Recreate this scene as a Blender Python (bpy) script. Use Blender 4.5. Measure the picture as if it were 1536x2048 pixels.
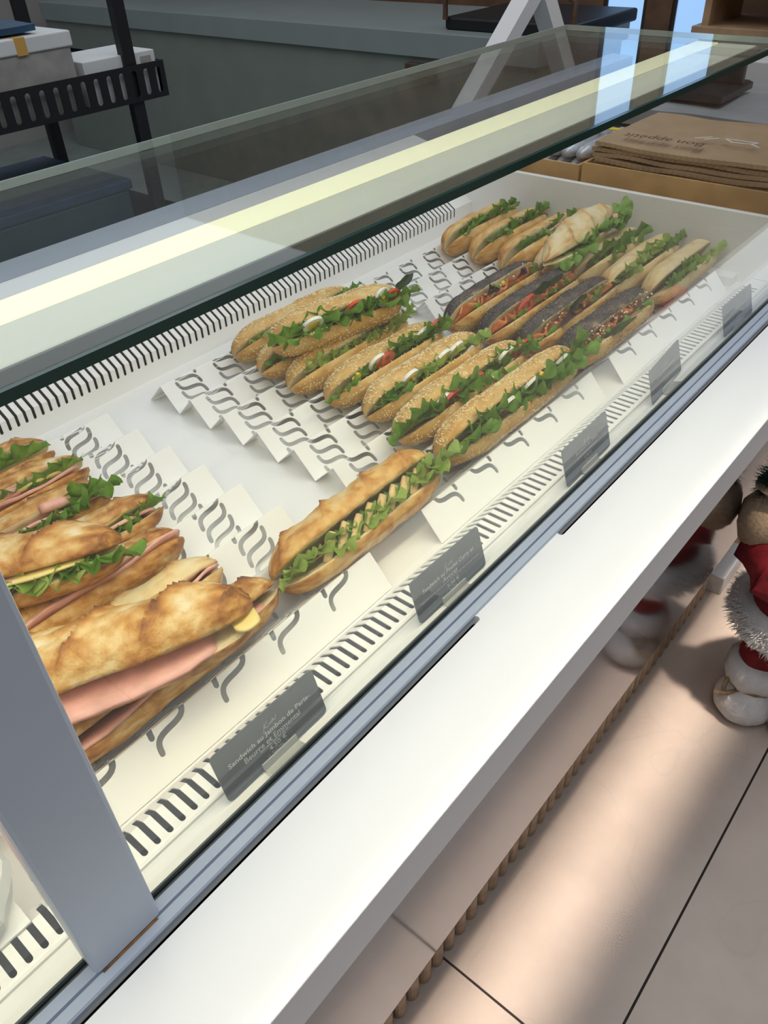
import bpy, bmesh, math, random
from mathutils import Vector, Matrix, noise, geometry
S = bpy.context.scene
C = bpy.context.collection
for o in list(bpy.data.objects): bpy.data.objects.remove(o)
PI = math.pi
# ------------------------------------------------------------------ camera
YAW, PIT, ROL, FPX = math.radians(48.47787), math.radians(38.69672), math.radians(-2.82807), 1579.96
CAM = Vector((0, 0, 1.4))
fw = Vector((math.sin(YAW)*math.cos(PIT), math.cos(YAW)*math.cos(PIT), -math.sin(PIT)))
r0 = Vector((math.cos(YAW), -math.sin(YAW), 0)); u0 = r0.cross(fw)
rt = r0*math.cos(ROL) + u0*math.sin(ROL); up = -r0*math.sin(ROL) + u0*math.cos(ROL)
cd = bpy.data.cameras.new('camera'); cam = bpy.data.objects.new('camera', cd); C.objects.link(cam)
cd.sensor_fit = 'VERTICAL'; cd.sensor_height = 36; cd.lens = FPX/2048*36; cd.clip_start = .02
cam.matrix_world = Matrix(((rt.x, up.x, -fw.x, CAM.x), (rt.y, up.y, -fw.y, CAM.y), (rt.z, up.z, -fw.z, CAM.z), (0, 0, 0, 1)))
S.camera = cam
def ray(p): return fw + rt*((p[0]-768)/FPX) - up*((p[1]-1024)/FPX)
def PZ(p, z): d = ray(p); return CAM + d*((z-CAM.z)/d.z)
def PY(p, y): d = ray(p); return CAM + d*(y/d.y)
def PX(p, x): d = ray(p); return CAM + d*(x/d.x)
# ------------------------------------------------------------------ world, lights, exposure
w = bpy.data.worlds.new('world'); S.world = w; w.use_nodes = True
w.node_tree.nodes['Background'].inputs[0].default_value = (.80, .88, 1.0, 1)
w.node_tree.nodes['Background'].inputs[1].default_value = .52
S.view_settings.view_transform = 'Standard'; S.view_settings.look = 'None'
S.view_settings.gamma = 1; S.view_settings.use_curve_mapping = False
S.view_settings.exposure = 0.0
def area(name, loc, tgt, sx, sy, power, col, spread=PI):
    l = bpy.data.lights.new(name, 'AREA'); l.shape = 'RECTANGLE'; l.size = sx; l.size_y = sy; l.energy = power; l.color = col; l.spread = spread
    o = bpy.data.objects.new(name, l); C.objects.link(o); o.location = loc
    z = (Vector(loc)-Vector(tgt)).normalized(); x = Vector((1, 0, 0)); x = (x - z*x.dot(z)).normalized(); y = z.cross(x)
    o.matrix_world = Matrix(((x.x, y.x, z.x, loc[0]), (x.y, y.y, z.y, loc[1]), (x.z, y.z, z.z, loc[2]), (0, 0, 0, 1)))
    return o
area('ceiling_panel_light', (.9, .10, 3.0), (.9, .10, 0), 4.4, .9, 27, (1, .98, .96))
area('rear_fill_light', (2.0, 3.2, 3.2), (2.0, 3.2, 0), 2.0, 1.6, 16, (.95, 1, .97))  # added fill with no fixture, lifts the brightness behind the case
area('floor_band_light', (1.0, -.175, 3.0), (1.0, .215, 0), 4.6, .04, 2.7, (1, .87, .76), math.radians(4.6))  # unseen lamp, narrow spread shaped to lay the bright band on the floor
# ------------------------------------------------------------------ materials
MATS = {}
def newmat(name):
    m = bpy.data.materials.new(name); m.use_nodes = True; MATS[name] = m
    return m, m.node_tree, m.node_tree.nodes['Principled BSDF']
def mat(name, col, rough=.5, metal=0, var=.0, scale=30, bump=0, bscale=200, spec=.5, detail=4, coat=0, sss=0):
    m, nt, b = newmat(name)
    b.inputs['Roughness'].default_value = rough; b.inputs['Metallic'].default_value = metal
    b.inputs['Specular IOR Level'].default_value = spec; b.inputs['Coat Weight'].default_value = coat
    if sss: b.inputs['Subsurface Weight'].default_value = sss; b.inputs['Subsurface Radius'].default_value = (.006, .004, .003); b.inputs['Subsurface Scale'].default_value = 1
    tc = nt.nodes.new('ShaderNodeTexCoord')
    n = nt.nodes.new('ShaderNodeTexNoise'); n.inputs['Scale'].default_value = scale; n.inputs['Detail'].default_value = detail
    nt.links.new(tc.outputs['Object'], n.inputs['Vector'])
    r = nt.nodes.new('ShaderNodeValToRGB'); nt.links.new(n.outputs[0], r.inputs[0])
    c = Vector(col)
    r.color_ramp.elements[0].position = .3; r.color_ramp.elements[1].position = .7
    r.color_ramp.elements[0].color = (*(c*(1-var)), 1); r.color_ramp.elements[1].color = (*[min(1, v*(1+var)) for v in c], 1)
    nt.links.new(r.outputs[0], b.inputs['Base Color'])
    if bump:
        n2 = nt.nodes.new('ShaderNodeTexNoise'); n2.inputs['Scale'].default_value = bscale; n2.inputs['Detail'].default_value = 5
        nt.links.new(tc.outputs['Object'], n2.inputs['Vector'])
        bp = nt.nodes.new('ShaderNodeBump'); bp.inputs['Strength'].default_value = bump; bp.inputs['Distance'].default_value = .002
        nt.links.new(n2.outputs[0], bp.inputs['Height']); nt.links.new(bp.outputs[0], b.inputs['Normal'])
    return m
def ramp_mat(name, stops, rough=.5, scale=30, attr=None, aw=.5, bump=.3, bscale=120, sss=0, spec=.4):
    """bread-like colour: a noise plus a baked per-vertex value drives a ramp"""
    m, nt, b = newmat(name); b.inputs['Roughness'].default_value = rough; b.inputs['Specular IOR Level'].default_value = spec
    tc = nt.nodes.new('ShaderNodeTexCoord')
    n = nt.nodes.new('ShaderNodeTexNoise'); n.inputs['Scale'].default_value = scale; n.inputs['Detail'].default_value = 7; n.inputs['Roughness'].default_value = .62
    nt.links.new(tc.outputs['Object'], n.inputs['Vector'])
    src = n.outputs[0]
    if attr:
        a = nt.nodes.new('ShaderNodeAttribute'); a.attribute_name = attr
        m1 = nt.nodes.new('ShaderNodeMath'); m1.operation = 'MULTIPLY'; m1.inputs[1].default_value = aw; nt.links.new(a.outputs['Fac'], m1.inputs[0])
        m2 = nt.nodes.new('ShaderNodeMath'); m2.operation = 'MULTIPLY'; m2.inputs[1].default_value = 1-aw; nt.links.new(n.outputs[0], m2.inputs[0])
        m3 = nt.nodes.new('ShaderNodeMath'); m3.operation = 'ADD'; nt.links.new(m1.outputs[0], m3.inputs[0]); nt.links.new(m2.outputs[0], m3.inputs[1])
        src = m3.outputs[0]
    r = nt.nodes.new('ShaderNodeValToRGB'); nt.links.new(src, r.inputs[0])
    e = r.color_ramp.elements
    while len(e) < len(stops): e.new(.5)
    for q, (p, c) in zip(e, stops): q.position = p; q.color = (*c, 1)
    nt.links.new(r.outputs[0], b.inputs['Base Color'])
    n2 = nt.nodes.new('ShaderNodeTexNoise'); n2.inputs['Scale'].default_value = bscale; n2.inputs['Detail'].default_value = 6
    nt.links.new(tc.outputs['Object'], n2.inputs['Vector'])
    bp = nt.nodes.new('ShaderNodeBump'); bp.inputs['Strength'].default_value = bump; bp.inputs['Distance'].default_value = .003
    nt.links.new(n2.outputs[0], bp.inputs['Height']); nt.links.new(bp.outputs[0], b.inputs['Normal'])
    return m
def glass_mat(name, tint, ior=1.5):
    m, nt, b = newmat(name); nt.nodes.remove(b)
    out = nt.nodes['Material Output']
    t = nt.nodes.new('ShaderNodeBsdfTransparent'); t.inputs[0].default_value = (*tint, 1)
    g = nt.nodes.new('ShaderNodeBsdfGlossy'); g.inputs['Roughness'].default_value = .005; g.inputs[0].default_value = (1, 1, 1, 1)
    f = nt.nodes.new('ShaderNodeFresnel'); g2 = nt.nodes.new('ShaderNodeNewGeometry'); mr = nt.nodes.new('ShaderNodeMapRange'); mr.inputs[3].default_value = ior; mr.inputs[4].default_value = 1/ior
    nt.links.new(g2.outputs['Backfacing'], mr.inputs[0]); nt.links.new(mr.outputs[0], f.inputs[0])
    mx = nt.nodes.new('ShaderNodeMixShader'); nt.links.new(f.outputs[0], mx.inputs[0]); nt.links.new(t.outputs[0], mx.inputs[1]); nt.links.new(g.outputs[0], mx.inputs[2])
    nt.links.new(mx.outputs[0], out.inputs[0])
    return m
def leaf_mat(name, c0, c1, c2, scale=60):
    m = ramp_mat(name, [(.3, c0), (.5, c1), (.72, c2)], rough=.38, scale=scale, attr='rim', aw=.45, bump=.35, bscale=180)
    nt = m.node_tree; b = nt.nodes['Principled BSDF']; out = nt.nodes['Material Output']
    tr = nt.nodes.new('ShaderNodeBsdfTranslucent'); mx = nt.nodes.new('ShaderNodeMixShader'); mx.inputs[0].default_value = .3
    src = b.inputs['Base Color'].links[0].from_socket
    nt.links.new(src, tr.inputs[0]); nt.links.new(b.outputs[0], mx.inputs[1]); nt.links.new(tr.outputs[0], mx.inputs[2]); nt.links.new(mx.outputs[0], out.inputs[0])
    return m
def emis(name, col, st):
    m, nt, b = newmat(name); b.inputs['Base Color'].default_value = (*col, 1); b.inputs['Emission Color'].default_value = (*col, 1); b.inputs['Emission Strength'].default_value = st
    return m
mat('white_steel', (.86, .86, .84), .35, var=.015, scale=8)
mat('tray_white', (.88, .88, .86), .38, var=.01, scale=10)
mat('worktop_white', (.87, .88, .88), .42, var=.012, scale=5)
mat('rail_grey', (.46, .52, .61), .36, var=.03, scale=12)
mat('pillar_grey', (.56, .62, .72), .36, var=.04, scale=6)
mat('dark_gap', (.012, .013, .014), .6)
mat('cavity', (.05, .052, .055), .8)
mat('rust', (.25, .12, .04), .8, var=.4, scale=200)
mat('mirror_steel', (.60, .61, .65), .10, metal=1)
glass_mat('glass', (.975, .985, .975)); glass_mat('top_glass', (.945, .97, .955))
mat('glass_edge', (.012, .055, .045), .12, spec=.6)
mat('gasket', (.06, .075, .07), .4)
mat('slat_wood', (.36, .26, .17), .5, var=.22, scale=40)
mat('card_grey', (.085, .095, .10), .32, var=.03, scale=20)
mat('ink', (.62, .64, .62), .5)
m = mat('clear_plastic', (.80, .80, .74), .12); m.node_tree.nodes['Principled BSDF'].inputs['Transmission Weight'].default_value = .55
emis('led', (1, .90, .64), 16); emis('diffuser', (1, .95, .66), .75)
# bread and fillings
ramp_mat('crust_rustic', [(.22, (.84, .70, .45)), (.38, (.76, .52, .22)), (.52, (.62, .32, .085)), (.66, (.42, .165, .035)), (.82, (.17, .06, .018))], .46, 55, 'bake', .6, .8, 170)
ramp_mat('crust_gold', [(.25, (.82, .62, .33)), (.45, (.76, .48, .16)), (.62, (.60, .29, .07)), (.8, (.34, .13, .03))], .42, 45, 'bake', .6, .5, 170)
ramp_mat('crust_pale', [(.25, (.86, .74, .47)), (.5, (.80, .62, .32)), (.7, (.70, .42, .15)), (.85, (.42, .18, .05))], .45, 22, 'bake', .65, .3, 150)
ramp_mat('crust_sesame', [(.25, (.76, .56, .26)), (.48, (.66, .41, .13)), (.68, (.54, .27, .065)), (.88, (.36, .14, .03))], .45, 40, 'bake', .55, .35, 160)
ramp_mat('crust_poppy', [(.22, (.50, .36, .18)), (.36, (.13, .11, .10)), (.6, (.04, .04, .043)), (.8, (.022, .022, .025))], .7, 60, 'bake', .5, .6, 420)
ramp_mat('crumb', [(.3, (.74, .60, .36)), (.6, (.83, .72, .48))], .75, 60, None, 0, .6, 300)
mat('sesame_seed', (.80, .66, .38), .4, var=.2, scale=90)
mat('poppy_seed', (.022, .022, .025), .5, var=.3, scale=200)
leaf_mat('lettuce', (.07, .18, .02), (.19, .38, .05), (.42, .60, .15))
leaf_mat('lettuce_pale', (.22, .38, .06), (.40, .56, .13), (.62, .70, .30))
leaf_mat('spinach', (.012, .05, .012), (.02, .085, .02), (.04, .13, .03))
mat('purple_leaf', (.04, .012, .03), .4, var=.4, scale=60)
mat('ham', (.80, .42, .36), .38, var=.14, scale=60, bump=.15, bscale=150, sss=.15)
mat('cheese', (.86, .70, .28), .4, var=.04, scale=30, sss=.1)
mat('egg_white', (.90, .90, .84), .32, sss=.1); mat('egg_yolk', (.88, .62, .06), .5, var=.08, scale=80)
mat('tomato', (.60, .075, .025), .22, var=.3, scale=50, sss=.1)
mat('salmon', (.84, .27, .10), .32, var=.3, scale=70, sss=.15)
mat('feta', (.90, .87, .76), .6, var=.05, scale=200, bump=.4, bscale=300)
mat('avocado', (.60, .58, .20), .4, var=.18, scale=60); mat('cucumber_skin', (.06, .16, .03), .35, var=.3, scale=80)
mat('chicken', (.76, .55, .26), .45, var=.15, scale=70, bump=.3, bscale=200)
mat('corn', (.88, .60, .05), .35)
# ------------------------------------------------------------------ mesh helpers
def link(name, me, mats, parent=None, loc=None, kind=None, label=None, cat=None, group=None, smooth=False):
    o = bpy.data.objects.new(name, me); C.objects.link(o)
    for q in (mats if isinstance(mats, (list, tuple)) else [mats]):
        if not me.materials or len(me.materials) < (len(mats) if isinstance(mats, (list, tuple)) else 1): me.materials.append(MATS[q] if isinstance(q, str) else q)
    if parent: o.parent = parent
    if loc is not None: o.location = loc
    if smooth:
        for p in me.polygons: p.use_smooth = True
    tag(o, label, cat, group, kind)
    return o
def tag(o, label=None, cat=None, group=None, kind=None):
    if label: o['label'] = label
    if cat: o['category'] = cat
    if group: o['group'] = group
    if kind: o['kind'] = kind
    return o
def empty(name, loc, label, cat, group=None):
    o = bpy.data.objects.new(name, None); C.objects.link(o); o.location = loc; o.empty_display_size = .05
    return tag(o, label, cat, group)
def pyd(name, v, f):
    me = bpy.data.meshes.new(name); me.from_pydata([tuple(q) for q in v], [], f); me.validate(); me.update(); return me
def boxes(name, bl, bevel=0):
    bm = bmesh.new()
    for (x0, x1, y0, y1, z0, z1) in bl:
        vs = [bm.verts.new((x, y, z)) for x in (x0, x1) for y in (y0, y1) for z in (z0, z1)]
        for q in ((0, 1, 3, 2), (4, 6, 7, 5), (0, 4, 5, 1), (2, 3, 7, 6), (0, 2, 6, 4), (1, 5, 7, 3)): bm.faces.new([vs[i] for i in q])
    if bevel: bmesh.ops.bevel(bm, geom=bm.edges[:], offset=bevel, segments=2, affect='EDGES', profile=.5)
    bmesh.ops.recalc_face_normals(bm, faces=bm.faces[:])
    me = bpy.data.meshes.new(name); bm.to_mesh(me); bm.free(); return me
def prism(name, prof, x0, x1, closed=True):
    """extrude a (y,z) profile along x"""
    n = len(prof); v = [(x, y, z) for x in (x0, x1) for (y, z) in prof]
    f = [(i, (i+1) % n, n+(i+1) % n, n+i) for i in range(n if closed else n-1)]
    if closed: f += [tuple(range(n-1, -1, -1)), tuple(range(n, 2*n))]
    me = pyd(name, v, f)
    bm = bmesh.new(); bm.from_mesh(me); bmesh.ops.recalc_face_normals(bm, faces=bm.faces[:]); bm.to_mesh(me); bm.free()
    return me
def capsule(x, t0, t1, wd, n=5):
    """slot outline: straight along t with round ends"""
    r = wd/2; a = []
    for i in range(n+1): q = PI*i/n; a.append((x+r*math.cos(q), t1-r+r*math.sin(q)))
    for i in range(n+1): q = PI+PI*i/n; a.append((x+r*math.cos(q), t0+r+r*math.sin(q)))
    return a
def ribbon(path, wd, n=4):
    """slot outline around a polyline"""
    P = [Vector(p) for p in path]; L = []; R = []; r = wd/2
    for i, p in enumerate(P):
        d = (P[min(i+1, len(P)-1)]-P[max(i-1, 0)]).normalized(); nn = Vector((-d.y, d.x)); L.append(p+nn*r); R.append(p-nn*r)
    d1 = (P[-1]-P[-2]).normalized(); d0 = (P[0]-P[1]).normalized()
    def cap(p, d):
        nn = Vector((-d.y, d.x)); return [p + nn*r*math.cos(PI*i/n) + d*r*math.sin(PI*i/n) for i in range(1, n)]
    return (L + cap(P[-1], d1) + R[::-1] + cap(P[0], d0))[::-1]
def sheet(name, x0, x1, prof, slots, thick):
    """folded sheet: prof is a list of (y,z) corners; slots are outlines in (x, t) with t the length along the profile"""
    T = [0]
    for a, b in zip(prof, prof[1:]): T.append(T[-1]+(Vector(b)-Vector(a)).length)
    V = []; E = []; F = []
    for t in T: V += [Vector((x0, t)), Vector((x1, t))]
    for i in range(len(T)):
        E.append((2*i, 2*i+1))
        if i: E += [(2*i-2, 2*i), (2*i-1, 2*i+1)]
    for s in slots:
        k = len(V); V += [Vector(q) for q in s]; m = len(s)
        F.append(list(range(k, k+m)))
    vo, eo, fo, ov, oe, of = geometry.delaunay_2d_cdt(V, E, F, 0, 1e-6)
    def fold(p):
        t = p.y
        for i in range(1, len(T)):
            if t <= T[i]+1e-7 or i == len(T)-1:
                q = (t-T[i-1])/(T[i]-T[i-1]); a, b = prof[i-1], prof[i]
                return (p.x, a[0]+(b[0]-a[0])*q, a[1]+(b[1]-a[1])*q)
    keep = [f for f, g in zip(fo, of) if not g]
    keep = [f for f in keep if all(x0-1e-5 <= vo[i].x <= x1+1e-5 and -1e-5 <= vo[i].y <= T[-1]+1e-5 for i in f)]
    used = sorted({i for f in keep for i in f}); mp = {i: k for k, i in enumerate(used)}
    me = pyd(name, [fold(vo[i]) for i in used], [tuple(mp[i] for i in f) for f in keep])
    bm = bmesh.new(); bm.from_mesh(me); bmesh.ops.recalc_face_normals(bm, faces=bm.faces[:])
    # all faces towards +z / -y (seen side), then a real thickness
    fl = [f for f in bm.faces if (f.normal.z < -1e-6 or (abs(f.normal.z) < 1e-6 and f.normal.y > 0))]
    if len(fl) > len(bm.faces)/2: bmesh.ops.reverse_faces(bm, faces=bm.faces[:])
    bm.to_mesh(me); bm.free()
    return me
def solid(o, t, off=-1):
    m = o.modifiers.new('thickness', 'SOLIDIFY'); m.thickness = t; m.offset = off; return o
# ================================================================== THE SETTING
FZ = 0.0
ramp_mat('floor_tile', [(.3, (.52, .43, .36)), (.55, (.59, .49, .415)), (.75, (.64, .54, .46))], .33, 5, None, 0, .05, 300, spec=.4)
nt = MATS['floor_tile'].node_tree   # thin darker veins
v = nt.nodes.new('ShaderNodeTexVoronoi'); v.feature = 'DISTANCE_TO_EDGE'; v.inputs['Scale'].default_value = 1.7
tc = nt.nodes['Texture Coordinate']; nz = nt.nodes.new('ShaderNodeTexNoise'); nz.inputs['Scale'].default_value = 5
ad = nt.nodes.new('ShaderNodeVectorMath'); ad.operation = 'MULTIPLY_ADD'; ad.inputs[1].default_value = (.3, .3, .3)
nt.links.new(tc.outputs['Object'], nz.inputs['Vector']); nt.links.new(nz.outputs['Color'], ad.inputs[0]); nt.links.new(tc.outputs['Object'], ad.inputs[2]); nt.links.new(ad.outputs[0], v.inputs['Vector'])
mr = nt.nodes.new('ShaderNodeMapRange'); mr.inputs[1].default_value = 0; mr.inputs[2].default_value = .006; mr.inputs[3].default_value = .95; mr.inputs[4].default_value = 1
nt.links.new(v.outputs['Distance'], mr.inputs[0])
mx = nt.nodes.new('ShaderNodeMix'); mx.data_type = 'RGBA'; mx.blend_type = 'MULTIPLY'; mx.inputs[0].default_value = 1
b = nt.nodes['Principled BSDF']; src = b.inputs['Base Color'].links[0].from_socket
nt.links.new(src, mx.inputs[6]); nt.links.new(mr.outputs[0], mx.inputs[7]); nt.links.new(mx.outputs[2], b.inputs['Base Color'])
mat('floor_joint', (.03, .022, .018), .8)
mat('floor_rear', (.22, .25, .235), .45, var=.12, scale=6)
floor = link('floor', boxes('floor', [(-3, 7.5, -4.5, 8, -.05, -.006)]), 'floor_joint', kind='structure', label='pale beige stone floor with thin dark joints', cat=None)
TX, TY = 1.2, .6
tm = boxes('floor_tile', [(0, TX-.004, 0, TY-.004, -.006, 0)])
tm.materials.append(MATS['floor_tile'])
for j in range(-6, 2):
    off = .461 if j % 2 == 0 else 1.25
    for i in range(-3, 5):
        o = bpy.data.objects.new('floor_tile', tm); C.objects.link(o); o.parent = floor; o.location = (off+i*TX-TX*1, .051+j*TY, 0)
link('rear_floor_sheet', boxes('rear_floor', [(-3, 7.5, 1.251, 8, -.006, 0)]), 'floor_rear', parent=floor)
# ================================================================== THE DISPLAY CASE
XL, XE = -.55, 1.395
case = empty('display_case', (.5, .3, 0), 'white refrigerated glass display counter filled with baguette sandwiches', 'display case')
def part(name, me, m, **k):
    o = link(name, me, m, **k); o.parent = case; o.matrix_parent_inverse = Matrix.Translation(-case.location); return o
DZ = .83; GZ = .885
# worktop with air slots, apron
wslots = [capsule(0, -.002, .002, .001)]
def hslot(xa, xb, t, wd): return [(q[1], q[0]) for q in capsule(t, xa, xb, wd)][::-1]
ws = [hslot(-.35, .407, .0855, .0068), hslot(.545, 1.133, .0855, .0068), hslot(1.272, 1.8, .0855, .0068)]
wt = part('worktop', sheet('worktop', XL, 2.4, [(.172, .898), (.2655, .898)], ws, .006), 'worktop_white'); solid(wt, .010)
part('apron', boxes('apron', [(XL, 2.4, .1712, .187, .849, .8979)], .0008), 'worktop_white', label='white front edge of the worktop')
part('slot_channel', boxes('slot_channel', [(XL, 2.4, .245, .268, .855, .872)]), 'dark_gap')
part('front_rail', prism('front_rail', [(.2600, .8945), (.2600, .8985), (.2612, .9), (.2680, .9003), (.2684, .8985), (.2690, .8985), (.2694, .9018), (.2766, .9022), (.2775, .9010), (.2775, .884), (.2640, .884), (.2640, .8945)], XL, 2.4), 'rail_grey', label='blue grey metal rail along the glass')
part('glass_gasket', boxes('gasket', [(XL, XE, .27755, .27895, .875, .9008), (XL, XE, .28355, .2850, .875, .8990)]), 'gasket')
part('mirror_panel', boxes('mirror_panel', [(XL, 2.4, .2575, .268, .335, .849)], .001), 'mirror_steel', label='polished metal front panel reflecting the floor')
part('base_board', boxes('base_board', [(XL, 2.4, .336, .36, 0, .79)]), 'slat_wood')
# battens
bm = bmesh.new(); pr = [(-.0135, .014)] + [(-.0135*math.cos(PI*i/8), .010-.012*math.sin(PI*i/8)-.0) for i in range(9)] + [(.0135, .014)]
v0 = [bm.verts.new((x, y, 0)) for x, y in pr]; v1 = [bm.verts.new((x, y, .42)) for x, y in pr]
for i in range(len(pr)-1): bm.faces.new((v0[i], v0[i+1], v1[i+1], v1[i]))
bm.faces.new(v0[::-1]); bm.faces.new(v1)
bmesh.ops.recalc_face_normals(bm, faces=bm.faces[:])
bat = bpy.data.meshes.new('batten'); bm.to_mesh(bat); bm.free(); bat.materials.append(MATS['slat_wood'])
for i in range(64):
    x = .462-.0323*13+i*.0323-.013
    if 1.545 < x < 1.70: continue
    o = bpy.data.objects.new('batten', bat); C.objects.link(o); o.parent = case; o.matrix_parent_inverse = Matrix.Translation(-case.location); o.location = (x, .3225, 0)
part('plinth_block', boxes('plinth_block', [(1.552, 1.70, .292, .336, 0, .055)], .003), 'worktop_white', label='white plinth block at the foot of the counter')
# pillar
bm_p = boxes('pillar', [(.0275, .0745, .2682, .292, .8990, 1.262)], .003)
pl = part('pillar', bm_p, 'pillar_grey', label='grey upright post between the glass panes')
part('rust_line', boxes('rust_line', [(.031, .071, .2668, .2684, .8995, .9009)]), 'rust')
# glass
part('front_glass', boxes('front_glass', [(.0750, XE, .2790, .2835, .885, 1.2510)]), 'glass', label='clear front glass pane')
part('front_glass', boxes('front_glass', [(XL, .0270, .2790, .2835, .885, 1.2510)]), 'glass')
tg = part('top_glass', boxes('top_glass', [(XL, .970, .2796, .533, 1.2515, 1.2575)]), 'top_glass', label='clear horizontal top glass')
part('glass_edge', boxes('glass_edge', [(XL, .970, .2765, .2794, 1.2520, 1.2572)]), 'glass_edge', label='dark green edge of the top glass')
mat('glass_edge_light', (.55, .62, .60), .2)
part('glass_edge', boxes('glass_edge_back', [(XL, .970, .5332, .5346, 1.2518, 1.2572)]), 'glass_edge_light')
part('glass_edge', boxes('glass_edge_end', [(.9702, .9716, .2796, .533, 1.2518, 1.2572)]), 'glass_edge_light')
mat('canopy_cream_glow', (.82, .80, .68), .5, var=.03, scale=8); cb = MATS['canopy_cream_glow'].node_tree.nodes['Principled BSDF']; cb.inputs['Emission Color'].default_value = (1, .97, .80, 1); cb.inputs['Emission Strength'].default_value = .16  # weak emission put into the cream panel to brighten its top
part('light_canopy', boxes('light_canopy', [(XL, .966, .3085, .348, 1.2450, 1.2505)], .0015), 'canopy_cream_glow', label='cream light canopy under the top glass')
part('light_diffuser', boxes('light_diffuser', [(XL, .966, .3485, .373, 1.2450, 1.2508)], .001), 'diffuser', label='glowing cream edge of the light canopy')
mat('trim_grey', (.20, .20, .17), .6)
part('canopy_trim', boxes('canopy_trim', [(XL, .966, .3066, .3084, 1.2412, 1.2500)]), 'trim_grey')
part('led_strip', boxes('led_strip', [(XL+.02, .960, .315, .345, 1.2420, 1.2446)]), 'led', label='warm white light strip under the canopy')
# front ledge and grille
part('front_ledge', boxes('front_ledge', [(XL, XE, .2818, .3118, .876, .8835)]), 'white_steel')
part('ledge_lip', prism('ledge_lip', [(.3100, .8836), (.3105, .8858), (.3122, .8864), (.3132, .8852), (.3132, .8800), (.31, .8800)], XL, XE), 'white_steel')
fsl = [capsule(.018+.01098*i, .0032, .0257+.0175, .0047) for i in range(-48, 113)]
g = part('front_grille', sheet('front_grille', XL, 1.285, [(.3128, .885), (.3385, .885), (.3540, .8722), (.3820, .8305), (.390, .8305)], fsl, .001), 'tray_white', label='white front vent grille with bent slots'); solid(g, .0012)
g = part('grille_end', sheet('grille_end', 1.2865, XE, [(.3128, .885), (.3385, .885), (.3540, .8722), (.3820, .8305), (.390, .8305)], [], .001), 'tray_white'); solid(g, .0012)
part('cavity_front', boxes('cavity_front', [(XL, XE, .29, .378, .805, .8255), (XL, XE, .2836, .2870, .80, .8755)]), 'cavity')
# deck and back grille
part('deck', boxes('deck', [(XL, XE, .384, .95, .815, DZ)]), 'white_steel', label='white metal deck')
bsl = [capsule(.3337+.01205*i, .025, .0415+.083, .0043) for i in range(-60, 84)]
g = part('back_grille', sheet('back_grille', XL, XE, [(.9500, .83), (.9500, .8715), (1.0225, .9180)], bsl, .001), 'tray_white', label='white back vent grille with bent slots'); solid(g, .0012)
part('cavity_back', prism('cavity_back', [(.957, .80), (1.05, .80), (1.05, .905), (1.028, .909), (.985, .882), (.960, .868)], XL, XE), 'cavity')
part('back_panel', prism('back_panel', [(1.0245, .9205), (1.050, .970), (1.10, .981), (1.10, .90), (1.03, .9)], XL, XE), 'white_steel', label='cream lit back panel')
part('rear_rail', prism('rear_rail', [(1.1005, .9815), (1.165, .984), (1.165, .0), (1.15, 0), (1.15, .95), (1.1005, .95)], XL, 2.4), 'rail_grey', label='blue grey rear rail')
part('end_wall', boxes('end_wall', [(XE, XE+.012, .284, 1.1, .80, .944)], .0008), 'white_steel', label='white end wall')
part('end_step', boxes('end_step', [(1.368, XE, .392, .9485, .8302, .845)], .0005), 'white_steel')
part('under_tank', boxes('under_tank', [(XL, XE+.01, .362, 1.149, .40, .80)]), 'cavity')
part('cover_plate', boxes('cover_plate', [(XL, .020, .3365, .944, .8862, .8882)]), 'tray_white', label='flat white cover plate left of the post')
# ================================================================== ZIGZAG RACKS
def zig():
    P = [(.9005, DZ+.0010)]
    for k in range(8):
        P.append((.868-.065*k, DZ+.034)); P.append((.868-.065*k-.0325, DZ+.0010))
    P[-1] = (.3850, DZ+.0012)
    return P[::-1]
def rack(name, x0, x1, mirror, label, xs):
    prof = zig(); L = 0
    for a, b in zip(prof, prof[1:]): L += (Vector(a)-Vector(b)).length
    slots = []
    wS, hS = .0355, .0270
    for xc in xs:
        t = .0225
        while t < L-.036:
            path = []
            for i in range(15):
                q = i/14; dd = .13*math.sin(2*PI*q)
                px, py = q-dd, q+dd
                px = px*wS
                # t grows from the front edge to the back, so run the wave the other way
                path.append((xc + (wS-px if mirror else px), t + hS*(1-py)))
            slots.append(ribbon(path, .0054)); t += .0155
    t = empty(name, ((x0+x1)/2, .64, DZ), label, 'sandwich rack', 'folded sandwich racks on the deck')
    o = link('folded_sheet', sheet(name, x0, x1, prof, slots, .001), 'tray_white', parent=t); o.matrix_parent_inverse = Matrix.Translation(-t.location)
    solid(o, .0012, 1)
    return t
rack('zigzag_rack', .064, .441, True, 'white zigzag rack with wave cutouts under the ham baguettes', [.094+.069*i-.0 for i in range(5)])
rack('zigzag_rack', .527, .905, False, 'white zigzag rack with wave cutouts under the sesame baguettes', [.5506+.069*i for i in range(5)])
rack('zigzag_rack', .957, 1.335, False, 'white zigzag rack with wave cutouts under the poppy seed baguettes', [.981+.069*i for i in range(5)])
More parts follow.
